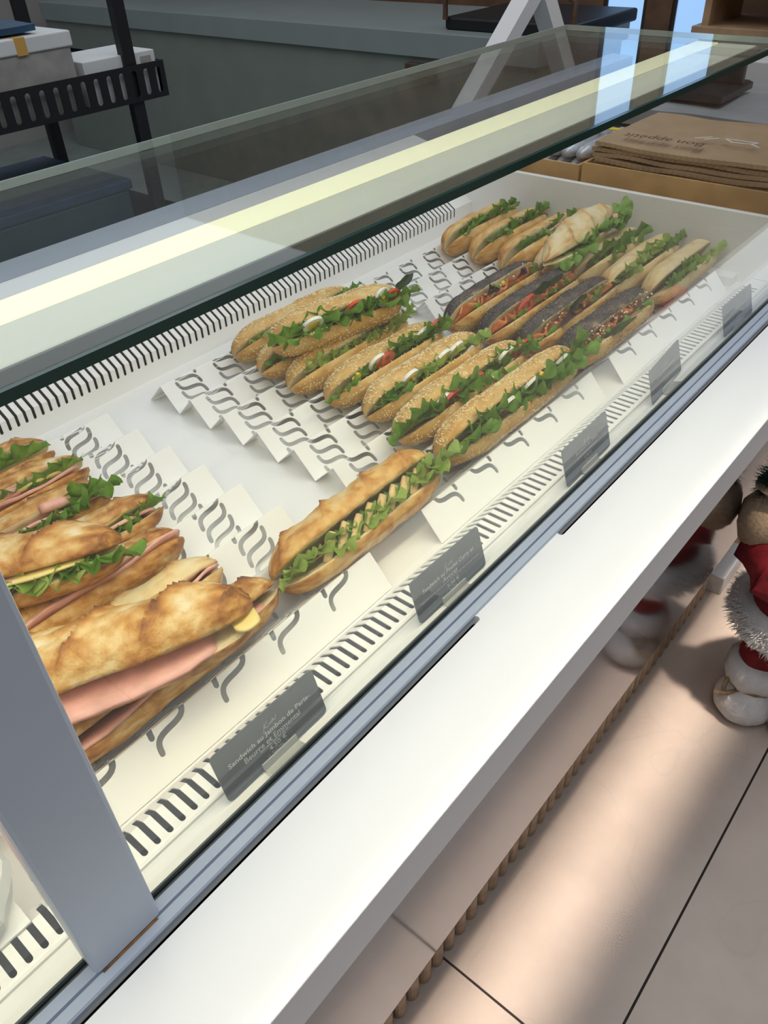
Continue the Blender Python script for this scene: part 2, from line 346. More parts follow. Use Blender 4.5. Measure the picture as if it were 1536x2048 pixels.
# ================================================================== SANDWICHES
rnd = random.Random(7)
class Frame:
    """sandwich frame: a along, o towards the opening, n from the lower to the upper half"""
    def __init__(s, PL, PR, elev, base):
        s.c = (PL+PR)/2; s.L = (PR-PL).length; s.a = (PR-PL).normalized()
        e = math.radians(elev); o = Vector((0, -math.cos(e), math.sin(e))); o = (o - s.a*o.dot(s.a)).normalized()
        s.o = o; s.n = o.cross(s.a); s.base = base
    def __call__(s, a, o, n): return s.c + s.a*a + s.o*o + s.n*n - s.base
def rotd(o, n, ho, ang):
    c, q = math.cos(ang), math.sin(ang); do = o-ho
    return ho+do*c-n*q, do*q+n*c
def half(F, W, H, sign, ang, kind, seed, taper=5, bow=0.0):
    """one half loaf: round crust outside, flat crumb inside, hinged at the back"""
    NS, NA, NF = (110 if kind in ('rustic', 'pointed') else 70), 26, 6
    V = []; bake = []; idx = []; fcs = []; ms = []
    for i in range(NS+1):
        q = -1+2*i/NS; a = q*F.L/2
        rr = max(.05, (1-abs(q)**taper))**(.5 if kind != 'pointed' else .8)
        ring = []
        bw = bow*(1-q*q)
        for j in range(NA+1):
            th = PI*j/NA
            dv = Vector((a*22, math.cos(th)*1.3+sign*3, math.sin(th)*1.3+seed*7.3))
            nz = noise.noise(dv); nz2 = noise.noise(dv*3.1)
            k = 1+.10*nz+.04*nz2
            bk = (.42 if kind in ('rustic', 'pointed') else .46)+.35*nz2+.25*nz
            if kind == 'rustic' or kind == 'pointed':
                ph = (a/.062 + .55*math.cos(th)+seed*.37) % 1.0          # slanted scoring with a raised ear
                ear = max(0, 1-ph/.16) if ph < .16 else 0
                nz3 = noise.noise(dv*7.0); k += .025*nz3; bk += .22*nz3
                top = max(0, math.sin(th))**1.5*(1 if sign > 0 else .25)
                k += .17*top*(ear - .45*max(0, 1-abs(ph-.55)/.35))
                bk += top*(.55*ear - .45*max(0, 1-abs(ph-.5)/.3)) + .12
            else:
                bk += .18*(math.sin(th)-.6)
            bk += .25*max(0, abs(q)-.75)/.25
            o, n = W*rr*k*math.cos(th), H*rr*k*math.sin(th)
            o, n = rotd(o, n, -W*.75, ang); ring.append(F(a, o, sign*n+bw)); bake.append(max(0, min(1, bk)))
        for j in range(1, NF):
            x = -1+2*j/NF; o, n = W*rr*x, .0015*noise.noise(Vector((a*90, x*4, seed)))
            o, n = rotd(o, n, -W*.75, ang); ring.append(F(a, o, sign*n+bw)); bake.append(.3)
        idx.append(list(range(len(V), len(V)+len(ring)))); V += ring
    m = NA+NF
    for i in range(NS):
        A, B = idx[i], idx[i+1]
        for j in range(m):
            k = (j+1) % m; fcs.append((A[j], A[k], B[k], B[j])); ms.append(0 if j < NA else 1)
    fcs += [tuple(idx[0][::-1]), tuple(idx[-1])]; ms += [0, 0]
    me = bpy.data.meshes.new('bread'); me.from_pydata([tuple(q) for q in V], [], fcs)
    me.polygons.foreach_set('material_index', ms)
    at = me.attributes.new('bake', 'FLOAT', 'POINT'); at.data.foreach_set('value', bake)
    bm = bmesh.new(); bm.from_mesh(me); bmesh.ops.recalc_face_normals(bm, faces=bm.faces[:]); bm.to_mesh(me); bm.free()
    for p in me.polygons: p.use_smooth = True
    return me
def seeds(F, W, H, sign, ang, n, size, seed, taper, flat=.45):
    """loose seeds on the crust of one half, one mesh"""
    R = random.Random(seed); V = []; f = []
    for _ in range(n):
        q = R.uniform(-.97, .97); th = PI*min(1, max(0, R.gauss(.5, .24))); a = q*F.L/2
        rr = max(.05, (1-abs(q)**taper))**.5
        dv = Vector((a*22, math.cos(th)*1.3+sign*3, math.sin(th)*1.3+seed*7.3))
        k = 1+.10*noise.noise(dv)+.04*noise.noise(dv*3.1)
        o, nn = rotd(W*rr*k*math.cos(th), H*rr*k*math.sin(th), -W*.75, ang)
        no, nv = rotd(math.cos(th), math.sin(th), 0, ang)
        c = F(a, o, sign*nn); N = (F.o*no+F.n*sign*nv).normalized()
        t1 = N.orthogonal().normalized(); t2 = N.cross(t1); p = R.uniform(0, PI); d = t1*math.cos(p)+t2*math.sin(p); e = N.cross(d)
        s = size*R.uniform(.8, 1.2); b0 = len(V)
        V += [c+d*s, c+e*s*.55, c-d*s, c-e*s*.55, c+N*s*flat+d*s*.1]
        f += [(b0, b0+1, b0+4), (b0+1, b0+2, b0+4), (b0+2, b0+3, b0+4), (b0+3, b0, b0+4)]
    return pyd('seeds', V, f)
def leaf(F, a, ob, n0, R_, tilt, turn, amp, k, seed, wide=85, drop=0):
    """frilly salad leaf: a fan whose ruffle grows to the rim"""
    rg = random.Random(seed); ps = rg.uniform(0, 6); ps2 = rg.uniform(0, 6); ps3 = rg.uniform(0, 6); NU, NV = 96, 8; V = []; rim = []; f = []
    for i in range(NU+1):
        ph = math.radians(-wide+2*wide*i/NU)
        for j in range(NV+1):
            q = j/NV; r = R_*(.10+.90*q)*(1+.13*math.sin(2.3*ph+ps)+.04*q*math.sin(9*ph+ps2))
            sw = math.sin(k*ph+ps+.8*math.sin(2*ph+ps3)); cw = math.cos(k*ph+ps+.8*math.sin(2*ph+ps3))
            x, y = r*math.sin(ph)*1.15 + .30*amp*q*q*math.sin(2*(k*ph+ps)), r*math.cos(ph)
            z = amp*(.35*q*math.sin(.45*k*ph+ps3) + q*q*sw) - drop*q*q + .0015*noise.noise(Vector((x*90, y*90, seed)))
            y += .45*amp*q*q*cw
            ct, st = math.cos(tilt), math.sin(tilt); y, z = y*ct-z*st, y*st+z*ct
            c2, s2 = math.cos(turn), math.sin(turn); x, y = x*c2-y*s2, x*s2+y*c2
            V.append(F(a+x, ob+y, n0+z)); rim.append(max(0, min(1, .42+.45*(1-q)**1.5+.24*sw*q)))
    for i in range(NU):
        for j in range(NV):
            b0 = i*(NV+1)+j; f.append((b0, b0+1, b0+NV+2, b0+NV+1))
    me = pyd('leaf', V, f); at = me.attributes.new('rim', 'FLOAT', 'POINT'); at.data.foreach_set('value', rim)
    for p in me.polygons: p.use_smooth = True
    return me
def slice_sheet(F, a0, a1, o0, o1, n0, amp, fr, seed, th=.0016, droop=0.0):
    """soft slice (ham, cheese, salmon) lying in the cut, wavy outer edge"""
    NU, NV = 36, 5; V = []; f = []; rg = random.Random(seed); ps = rg.uniform(0, 6)
    for i in range(NU+1):
        u = i/NU; a = a0+(a1-a0)*u; env = math.sin(PI*min(1, max(0, u)))**.35
        for j in range(NV+1):
            q = j/NV; oo = o0+(o1-o0)*q*(.75+.25*env)+.004*q*noise.noise(Vector((a*40, seed, 0)))
            z = n0+amp*q*math.sin(fr*2*PI*u+ps)+.5*amp*q*noise.noise(Vector((a*60, 3, seed)))-droop*q*q
            V.append((a, oo, z))
    W1 = NV+1; T = []
    for s in (th/2, -th/2): T += [F(a, o, n+s) for a, o, n in V]
    N = len(V)
    for i in range(NU):
        for j in range(NV):
            b0 = i*W1+j; q = (b0, b0+1, b0+W1+1, b0+W1); f.append(q); f.append(tuple(N+x for x in q[::-1]))
    bd = [i*W1+NV for i in range(NU+1)]
    for x, y in zip(bd, bd[1:]): f.append((x, N+x, N+y, y))
    for i in (0, NU):
        for j in range(NV): x, y = i*W1+j, i*W1+j+1; f.append((x, y, N+y, N+x))
    me = pyd('slice', T, f)
    for p in me.polygons: p.use_smooth = True
    return me
def disc(F, a, o, n, R_, th, turn, tilt, seg=20, dome=0):
    """round slice standing in the cut: tilt about the along axis, turn about the outward axis"""
    V = []; f = []
    M = Matrix.Rotation(turn, 3, 'Z') @ Matrix.Rotation(tilt, 3, 'X')
    for s in (-1, 1):
        for i in range(seg):
            p = 2*PI*i/seg; q = M @ Vector((R_*math.cos(p), R_*.86*math.sin(p), s*th/2)); V.append(F(a+q.x, o+q.y, n+q.z))
    q = M @ Vector((0, 0, -th/2-dome)); V.append(F(a+q.x, o+q.y, n+q.z)); q = M @ Vector((0, 0, th/2+dome)); V.append(F(a+q.x, o+q.y, n+q.z))
    for i in range(seg):
        j = (i+1) % seg; f += [(i, j, seg+j, seg+i), (j, i, 2*seg), (seg+i, seg+j, 2*seg+1)]
    me = pyd('disc', V, f)
    return me
def stick(F, a, o, n, da, do, dn, wd, th):
    """a cut strip (chicken, avocado, cucumber) leaning in the cut"""
    p0 = Vector((a, o, n)); d = Vector((da, do, dn)); dx = Vector((1, 0, 0)); e = d.cross(Vector((0, 0, 1)))
    e = (e if e.length > 1e-6 else dx).normalized(); g = d.cross(e).normalized(); V = []; f = []
    rings = []
    for i in range(6):
        q = i/5; c = p0+d*q; s = .8+.2*math.sin(PI*q); rg = []
        for j in range(8):
            t = 2*PI*j/8; x = c+e*wd/2*s*math.copysign(abs(math.cos(t))**.6, math.cos(t))+g*th/2*s*math.copysign(abs(math.sin(t))**.6, math.sin(t)); rg.append(len(V)); V.append(F(*x))
        rings.append(rg)
    for A, B in zip(rings, rings[1:]):
        for j in range(8): f.append((A[j], A[(j+1) % 8], B[(j+1) % 8], B[j]))
    f += [tuple(rings[0][::-1]), tuple(rings[-1])]
    me = pyd('strip', V, f)
    for p in me.polygons: p.use_smooth = True
    return me
def crumbs(F, n, a0, a1, o0, o1, n0, size, seed):
    R = random.Random(seed); V = []; f = []
    T = [(1, 0, -.7), (-1, 0, -.7), (0, 1, .7), (0, -1, .7)]
    for _ in range(n):
        c = F(R.uniform(a0, a1), R.uniform(o0, o1), n0+R.uniform(-.006, .008)); s = size*R.uniform(.5, 1.3); b0 = len(V)
        rot = Matrix.Rotation(R.uniform(0, 6), 3, 'Z') @ Matrix.Rotation(R.uniform(0, 6), 3, 'X')
        P = [rot @ Vector(q)*s*R.uniform(.7, .25) for q in ((1, 0, 0), (-1, 0, 0), (0, 1, 0), (0, -1, 0), (0, 0, 1), (0, 0, -1))]
        V += [c+q for q in P]
        for x in ((0, 2, 4), (2, 1, 4), (1, 3, 4), (3, 0, 4), (2, 0, 5), (1, 2, 5), (3, 1, 5), (0, 3, 5)): f.append(tuple(b0+i for i in x))
    return pyd('crumbs', V, f)
COUNT = [0]
def sandwich(PL, PR, kind, fill, label, group, elev=50, W=.031, H=.027, ang=(9, 7), taper=5, crust=None, bow=0, ns=520, lim=None):
    COUNT[0] += 1; sd = COUNT[0]; R = random.Random(sd*13+1)
    PL, PR = Vector(PL), Vector(PR); mid = (PL+PR)/2; base = mid-Vector((0, 0, W*1.05))
    F = Frame(PL, PR, elev, base)
    t = empty('baguette_sandwich', base, label, 'sandwich', group)
    cr = crust or dict(rustic='crust_rustic', pointed='crust_pale', sesame='crust_sesame', poppy='crust_poppy', gold='crust_gold', pale='crust_pale')[kind]
    au, al = math.radians(ang[0]), math.radians(ang[1])
    top = link('top_bread', half(F, W, H, 1, au, kind, sd, taper, bow), [cr, 'crumb'], parent=t)
    bot = link('bottom_bread', half(F, W, H*.82, -1, al, kind, sd+50, taper), ['crust_gold' if kind == 'poppy' else cr, 'crumb'], parent=t)
    if kind == 'sesame':
        link('sesame_seeds', seeds(F, W, H, 1, au, int(ns*3.6), .0020, sd, taper), 'sesame_seed', parent=top, kind='stuff')
        link('sesame_seeds', seeds(F, W, H*.82, -1, al, int(ns*1.3), .0020, sd+50, taper), 'sesame_seed', parent=bot, kind='stuff')
    if kind == 'poppy':
        link('poppy_seeds', seeds(F, W, H, 1, au, 2200, .0011, sd, taper, .8), 'poppy_seed', parent=top, kind='stuff')
        link('pale_seeds', seeds(F, W, H, 1, au, 480, .0011, sd, taper, .8), 'sesame_seed', parent=top, kind='stuff')
        link('poppy_seeds', seeds(F, W, H*.82, -1, al, 500, .0011, sd+50, taper, .8), 'poppy_seed', parent=bot, kind='stuff')
    L2 = F.L/2; E = W*.62
    for it in fill:
        q = it[0]
        if q == 'lettuce':       # ('lettuce', from, to, count, material, radius)
            _, a0, a1, nn, m, rad = it
            for i in range(nn):
                a = (a0+(a1-a0)*(i+.5+R.uniform(-.3, .3))/nn)*L2
                link('lettuce_leaf', leaf(F, a, W*R.uniform(.25, .5), R.uniform(-.003, .003), rad*R.uniform(1.1, 1.55), R.uniform(-.45, .55), R.uniform(-.5, .5), rad*R.uniform(.24, .36), R.uniform(7.5, 11), sd*100+i), m, parent=t)
        elif q == 'ham':
            _, a0, a1, out, n0, dr = it
            link('ham_slice', slice_sheet(F, a0*L2, a1*L2, -W*.6, W*out, n0, .003, R.uniform(1, 2), sd*7, .0028, dr), 'ham', parent=t)
        elif q == 'cheese':
            _, a0, a1, out, n0 = it
            link('cheese_slice', slice_sheet(F, a0*L2, a1*L2, -W*.6, W*out, n0, .0008, 1, sd*9, .0024, .001), 'cheese', parent=t)
        elif q == 'salmon':
            _, a0, a1, nn = it
            for i in range(nn):
                x0 = a0+(a1-a0)*i/nn; x1 = a0+(a1-a0)*(i+1.1)/nn
                link('salmon_slice', slice_sheet(F, x0*L2, x1*L2, -W*.3, W*R.uniform(.72, .25), R.uniform(.000, .004), .006, R.uniform(1.2, 2.4), sd*11+i, .003, -.004), 'salmon', parent=t)
        elif q == 'egg':
            for (x, o, n, tu, ti) in it[1]:
                e = link('egg_slice', disc(F, x*L2, W*o, n, .0155, .0045, tu, ti), 'egg_white', parent=t)
                link('egg_yolk', disc(F, x*L2, W*o, n, .0092, .0052, tu, ti, 16, .0004), 'egg_yolk', parent=e)
        elif q == 'tomato':
            for (x, o, n, tu, ti) in it[1]: link('tomato_slice', disc(F, x*L2, W*o, n, .0165, .0045, tu, ti), 'tomato', parent=t)
        elif q == 'feta':
            _, a0, a1, nn = it
            link('feta_crumbs', crumbs(F, nn, a0*L2, a1*L2, W*.55, W*1.05, .006, .0034, sd), 'feta', parent=t, kind='stuff')
        elif q == 'spinach':
            for (x, o, n, tl, tu, rad) in it[1]: link('spinach_leaf', leaf(F, x*L2, W*o, n, rad, tl, tu, .0015, 2, sd*31+int(x*50), 60), 'spinach', parent=t)
        elif q == 'purple':
            for (x, o, n, tl, tu, rad) in it[1]: link('purple_leaf', leaf(F, x*L2, W*o, n, rad, tl, tu, .006, 5, sd*37+int(x*50), 75), 'purple_leaf', parent=t)
        elif q == 'strips':
            _, a0, a1, nn = it
            for i in range(nn):
                a = (a0+(a1-a0)*i/(nn-1))*L2; ln = .020
                link('chicken_strip', stick(F, a-.012, W*.74, -.011, .024, W*.06, .019+R.uniform(-.002, .002), .0075, .010), 'chicken', parent=t)
                link('cucumber_strip', stick(F, a-.003, W*.70, -.011, .022, W*.05, .018, .005, .010), 'cucumber_skin', parent=t)
        elif q == 'corn':
            for (x, o, n) in it[1]: link('corn_kernel', disc(F, x*L2, W*o, n, .004, .004, 0, .6, 8, .001), 'corn', parent=t)
        elif q == 'roll':        # rolled ham
            for (x, o, n) in it[1]: link('ham_roll', stick(F, x*L2, W*o, n, -.030, .006, .004, .012, .011), 'ham', parent=t)
    return t
VY = [.8355-.065*k for k in range(7)]   # valley rows, back to front
VZ = DZ+.0455
def row(k, x0, x1, dy0=0, dy1=0, dz=0): return (x0, VY[k]+dy0, VZ+dz), (x1, VY[k]+dy1, VZ+dz)
GB = 'sesame baguettes in the middle rack'; GA = 'crusty ham baguettes in the left rack'; GC = 'poppy seed baguettes in the right rack'; GD = 'lettuce baguettes in the right rack'
E_, T_ = 'egg', 'tomato'
# --- middle rack: sesame
sandwich(*row(0, .640, .885), 'sesame', [('lettuce', -.8, .95, 5, 'lettuce_pale', .013), ('lettuce', .5, .98, 3, 'lettuce', .018)], 'sesame baguette against the back vent grille, mostly behind the stacked egg baguette', GB, ang=(6, 5))
sandwich(*row(1, .630, .870), 'sesame', [('lettuce', -.95, .9, 6, 'lettuce', .019)], 'sesame baguette buried underneath the stacked egg baguette', GB, ang=(10, 10))
p0, p1 = PZ((545, 690), .925), PZ((795, 598), .925)
sandwich(p0, p1, 'sesame', [('lettuce', -.9, -.3, 4, 'lettuce', .022), ('lettuce', -.4, .95, 9, 'lettuce', .024), ('egg', [(-.52, .98, .002, .15, .35), (.62, .92, .004, -.2, .9)]), ('tomato', [(.18, .78, .003, .1, .5), (.75, .8, 0, 0, .6)]), ('spinach', [(.93, .5, .006, .5, -.6, .03)])],
         'sesame baguette lying on top of the others, round egg slice showing a yellow yolk', GB, elev=38, ang=(11, 9), W=.032)
sandwich(*row(2, .622, .862), 'sesame', [('lettuce', -.75, .5, 7, 'lettuce_pale', .016), ('lettuce', .1, .95, 5, 'lettuce_pale', .020), ('corn', [(.28, 1.0, .016)])], 'sesame baguette with pale shredded lettuce and a smooth golden side below the stacked one', GB, elev=52, ang=(8, 6))
sandwich(*row(3, .628, .860), 'sesame', [('lettuce', -.9, -.2, 4, 'lettuce', .017), ('lettuce', .0, .98, 7, 'lettuce', .022), ('egg', [(-.30, .85, .004, .1, .25), (.55, .85, .004, 0, .25)]), ('tomato', [(-.18, .85, 0, 0, .3), (.8, .85, .004, 0, .3)]), ('corn', [(-.72, .85, 0), (-.66, .9, .002)])], 'sesame baguette with corn kernels, egg and dark green lettuce', GB, elev=50)
sandwich(*row(4, .630, .866), 'sesame', [('lettuce', -.9, -.35, 5, 'lettuce', .017), ('lettuce', -.3, .45, 6, 'lettuce_pale', .017), ('lettuce', .5, .95, 3, 'lettuce_pale', .02), ('egg', [(-.42, .88, .006, .05, .25), (.18, .85, .005, 0, .25), (.42, .85, .005, 0, .25)])], 'sesame baguette with three white egg slices edge on and no tomato', GB, elev=50)
sandwich(*row(5, .612, .880), 'sesame', [('lettuce', -.95, .1, 8, 'lettuce', .024), ('lettuce', .25, .95, 6, 'lettuce', .021), ('egg', [(-.48, .85, .004, 0, .25), (.56, .88, .006, 0, .25)]), ('tomato', [(-.42, .95, .0, 0, .3), (.0, .85, .0, 0, .3), (.8, .85, .002, 0, .3)])], 'sesame baguette with tall ruffled lettuce and a red tomato slice at its middle', GB, elev=50, ang=(11, 8))
sandwich(*row(6, .607, .905, 0, .0), 'sesame', [('lettuce', -.85, .15, 8, 'lettuce', .022), ('lettuce', .2, .95, 8, 'lettuce', .027), ('egg', [(-.25, .85, .004, 0, .25), (.14, .85, .006, .1, .25), (.66, .85, .006, .1, .25)]), ('tomato', [(.74, .9, .004, .2, .35)]), ('corn', [(.3, .95, .008)])], 'sesame baguette nearest the front vent grille in the middle rack', GB, elev=46, ang=(13, 10), ns=560)
# --- the avocado one bridging the gap
p0, p1 = (.345, VY[6], VZ), (.585, VY[6], VZ+.002)
sandwich(p0, p1, 'rustic', [('lettuce', -.98, -.1, 7, 'lettuce_pale', .017), ('lettuce', -.1, .65, 7, 'lettuce_pale', .017), ('lettuce', .6, 1.0, 5, 'lettuce_pale', .024), ('strips', -.55, .72, 9)], 'golden crusty baguette with slanted chicken strips and pale lettuce bridging two racks', 'chicken curry baguettes', elev=44, W=.034, H=.030, ang=(15, 12), crust='crust_gold')
# --- right rack: poppy seed
PF = lambda a: [('salmon', -.85, .9, 4), ('feta', -.8, .9, a), ('lettuce', -.9, .9, 4, 'lettuce', .014)]
sandwich(*row(3, .895, 1.135), 'poppy', PF(26)+[('purple', [(-.3, .6, .002, .1, 0, .018), (.35, .7, 0, .1, 0, .02)]), ('corn', [(.0, .95, .004)])], 'black poppy seed baguette with a big feta lump and salmon, farthest from the glass', GC, elev=56, ang=(15, 9))
sandwich(*row(4, .893, 1.14), 'poppy', PF(8)+[('tomato', [(-.25, .8, .002, 0, .5), (-.38, .75, 0, 0, .5)]), ('spinach', [(.1, .7, .004, .3, .2, .028), (.3, .7, .004, .2, -.3, .03)])], 'black poppy seed baguette with large dark spinach leaves at its middle and little feta', GC, elev=52, ang=(13, 9))
sandwich(*row(5, .897, 1.14), 'poppy', PF(22)+[('purple', [(-.45, .7, -.002, .0, 0, .024), (-.2, .7, 0, .0, .3, .02)]), ('spinach', [(-.02, .8, .003, .3, .3, .02)])], 'black poppy seed baguette with purple salad leaves and an orange brown lower crust', GC, elev=52, ang=(14, 9))
sandwich(*row(6, .890, 1.135), 'poppy', PF(60)+[('spinach', [(-.12, .72, -.002, -.2, .9, .034), (.5, .7, 0, .1, .4, .02)])], 'black poppy seed baguette sprinkled with many feta crumbs, next to the front vent grille', GC, elev=46, ang=(15, 9))
# --- right rack: lettuce baguettes at the end wall
DF = lambda m: [('lettuce', -.7, .3, 5, 'lettuce', .02), ('lettuce', .2, .92, 5, m, .022)]
sandwich(*row(0, 1.150, 1.372), 'gold', DF('lettuce')+[('ham', .0, .95, 1.0, .0, 0)], 'golden baguette with lettuce in the corner of back grille and end wall', GD, elev=60, ang=(10, 8))
sandwich(*row(1, 1.146, 1.372), 'gold', DF('lettuce')+[('ham', .1, .95, 1.0, .001, 0)], 'golden baguette with lettuce, second row from the back grille at the end wall', GD, elev=60, ang=(9, 8))
sandwich(*row(2, 1.140, 1.376), 'gold', DF('lettuce')+[('ham', .0, .95, 1.05, .001, 0)], 'orange brown baguette with a lettuce clump behind the pale tilted baguette', GD, elev=62, ang=(10, 8))
sandwich(*row(3, 1.150, 1.372), 'pale', [('lettuce', -.9, .9, 6, 'lettuce', .02)], 'pale baguette pinned underneath the pale tilted baguette', GD, elev=60)
p0, p1 = PZ((1088, 528), .918), PX((1222, 418), 1.335)
sandwich(p0, p1, 'pointed', [('lettuce', -.75, .2, 5, 'lettuce', .024), ('lettuce', .3, .98, 6, 'lettuce', .022), ('ham', .4, .9, 1.0, .0, 0)], 'pale pointed baguette tilted up on top of the others against the end wall', GD, elev=12, W=.034, H=.031, ang=(6, 6), taper=2.2)
sandwich(*row(4, 1.148, 1.372), 'pale', [('lettuce', -.5, .9, 7, 'lettuce', .024)], 'pale baguette with curly lettuce just in front of the pale tilted one', GD, elev=56)
sandwich(*row(5, 1.140, 1.374), 'pale', [('lettuce', -.8, .5, 8, 'lettuce_pale', .023), ('spinach', [(-.85, .6, 0, .1, .3, .022)]), ('lettuce', .5, .95, 3, 'lettuce', .022)], 'pale baguette overflowing with light green lettuce by the end wall', GD, elev=52)
sandwich(*row(6, 1.160, 1.380), 'pale', [('lettuce', -.75, -.2, 4, 'lettuce', .02), ('lettuce', -.2, .9, 7, 'lettuce_pale', .017)], 'pale baguette at the end wall nearest the front glass', GD, elev=46, ang=(14, 7))
# --- left rack: rustic ham baguettes
AF = [('ham', -.9, .9, 1.0, .0, .002), ('cheese', -.6, .75, .98, .003), ('lettuce', -.9, .95, 7, 'lettuce', .02)]
sandwich(*row(0, .085, .340), 'rustic', [('lettuce', -.9, .9, 6, 'lettuce', .02)], 'rustic baguette beside the back vent grille in the left rack', GA, elev=50, ang=(12, 9))
sandwich(*row(1, .08, .345), 'rustic', AF+[('roll', [(.35, .75, .004)])], 'rustic baguette with a thick yellow cheese slice and rolled ham', GA, elev=50, ang=(11, 9))
sandwich(*row(2, .07, .330), 'rustic', [('lettuce', .2, .95, 6, 'lettuce', .024), ('roll', [(.62, .85, .006)]), ('ham', -.5, .9, 1.0, 0, .002)], 'rustic baguette with a dark ham roll sticking out of ruffled lettuce', GA, elev=52, ang=(11, 9))
sandwich(*row(3, .075, .352), 'rustic', AF, 'rustic baguette under the big stacked one, ham and lettuce at its tip', GA, elev=44, ang=(9, 9))
p0, p1 = PZ((20, 1150), .935), PZ((248, 1090), .935)
d = (p1-p0).normalized(); p0 = p1-d*.27
sandwich(p0, p1, 'rustic', [('cheese', -.8, .75, 1.15, .004), ('ham', -.8, .6, 1.0, .001, 0), ('lettuce', -.2, .62, 8, 'lettuce_pale', .022), ('lettuce', .6, .95, 3, 'lettuce', .018)], 'big rustic baguette stacked on top with cheese and pale lettuce spilling out', GA, elev=18, W=.034, H=.031, ang=(9, 7))
sandwich(*row(4, .070, .330), 'rustic', [('ham', -.95, .95, 1.25, .0, .002)], 'dark brown baguette with one thin ham slice between the two stacked ones', GA, elev=58, ang=(5, 4), W=.033)
sandwich(*row(5, .065, .325), 'rustic', [('ham', -.95, .95, 1.0, .0, .002)], 'floury baguette mostly hidden behind the biggest ham baguette', GA, elev=50, crust='crust_pale', ang=(6, 5))
p0, p1 = PZ((120, 1360), .927), PZ((505, 1215), .927)
d = (p1-p0).normalized(); p0 = p1-d*.285
sandwich(p0, p1, 'rustic', [('ham', -.95, .72, 1.22, .0, .010), ('cheese', .84, 1.0, .92, .002)], 'biggest rustic baguette stacked in front with a broad pink ham slice', GA, elev=14, W=.036, H=.036, ang=(8, 8))
sandwich(*row(6, .062, .338), 'rustic', [('ham', -.97, .80, 1.1, .0, .002)], 'rustic baguette in the front row under the biggest one, ham showing as a thin line', GA, elev=40, W=.033, ang=(6, 5))
# ================================================================== PRICE CARDS
def text_mesh(body, width, height, shear=0, fixed=None):
    cu = bpy.data.curves.new('lettering', 'FONT'); cu.body = body; cu.align_x = 'CENTER'; cu.align_y = 'CENTER'; cu.size = 1; cu.shear = shear; cu.resolution_u = 2; cu.offset = .012
    o = bpy.data.objects.new('tmp', cu); C.objects.link(o); bpy.context.view_layer.update()
    me = bpy.data.meshes.new_from_object(o.evaluated_get(bpy.context.evaluated_depsgraph_get())); bpy.data.objects.remove(o)
    xs = [v.co.x for v in me.vertices]; ys = [v.co.y for v in me.vertices]
    sx = width/(max(xs)-min(xs)); sy = height/(max(ys)-min(ys)); cx, cy = (max(xs)+min(xs))/2, (max(ys)+min(ys))/2
    for v in me.vertices: v.co = ((v.co.x-cx)*sx, (v.co.y-cy)*sy, 0)
    return me
def place(me, O, U, Vv, u, v, lift=.0007):
    N = U.cross(Vv)
    for q in me.vertices: q.co = O + U*(u+q.co.x) + Vv*(v+q.co.y) + N*lift
    return me
def strokes(segs, wd, O, U, Vv, lift=.0007):
    V = []; f = []; N = U.cross(Vv)
    for (a, b) in segs:
        a, b = Vector(a), Vector(b); d = (b-a).normalized(); p = Vector((-d.y, d.x))*wd/2; k = len(V)
        V += [O+U*q.x+Vv*q.y+N*lift for q in (a-p, b-p, b+p, a+p)]; f.append((k, k+1, k+2, k+3))
    return pyd('strokes', V, f)
def poly(pts): return list(zip(pts, pts[1:]))
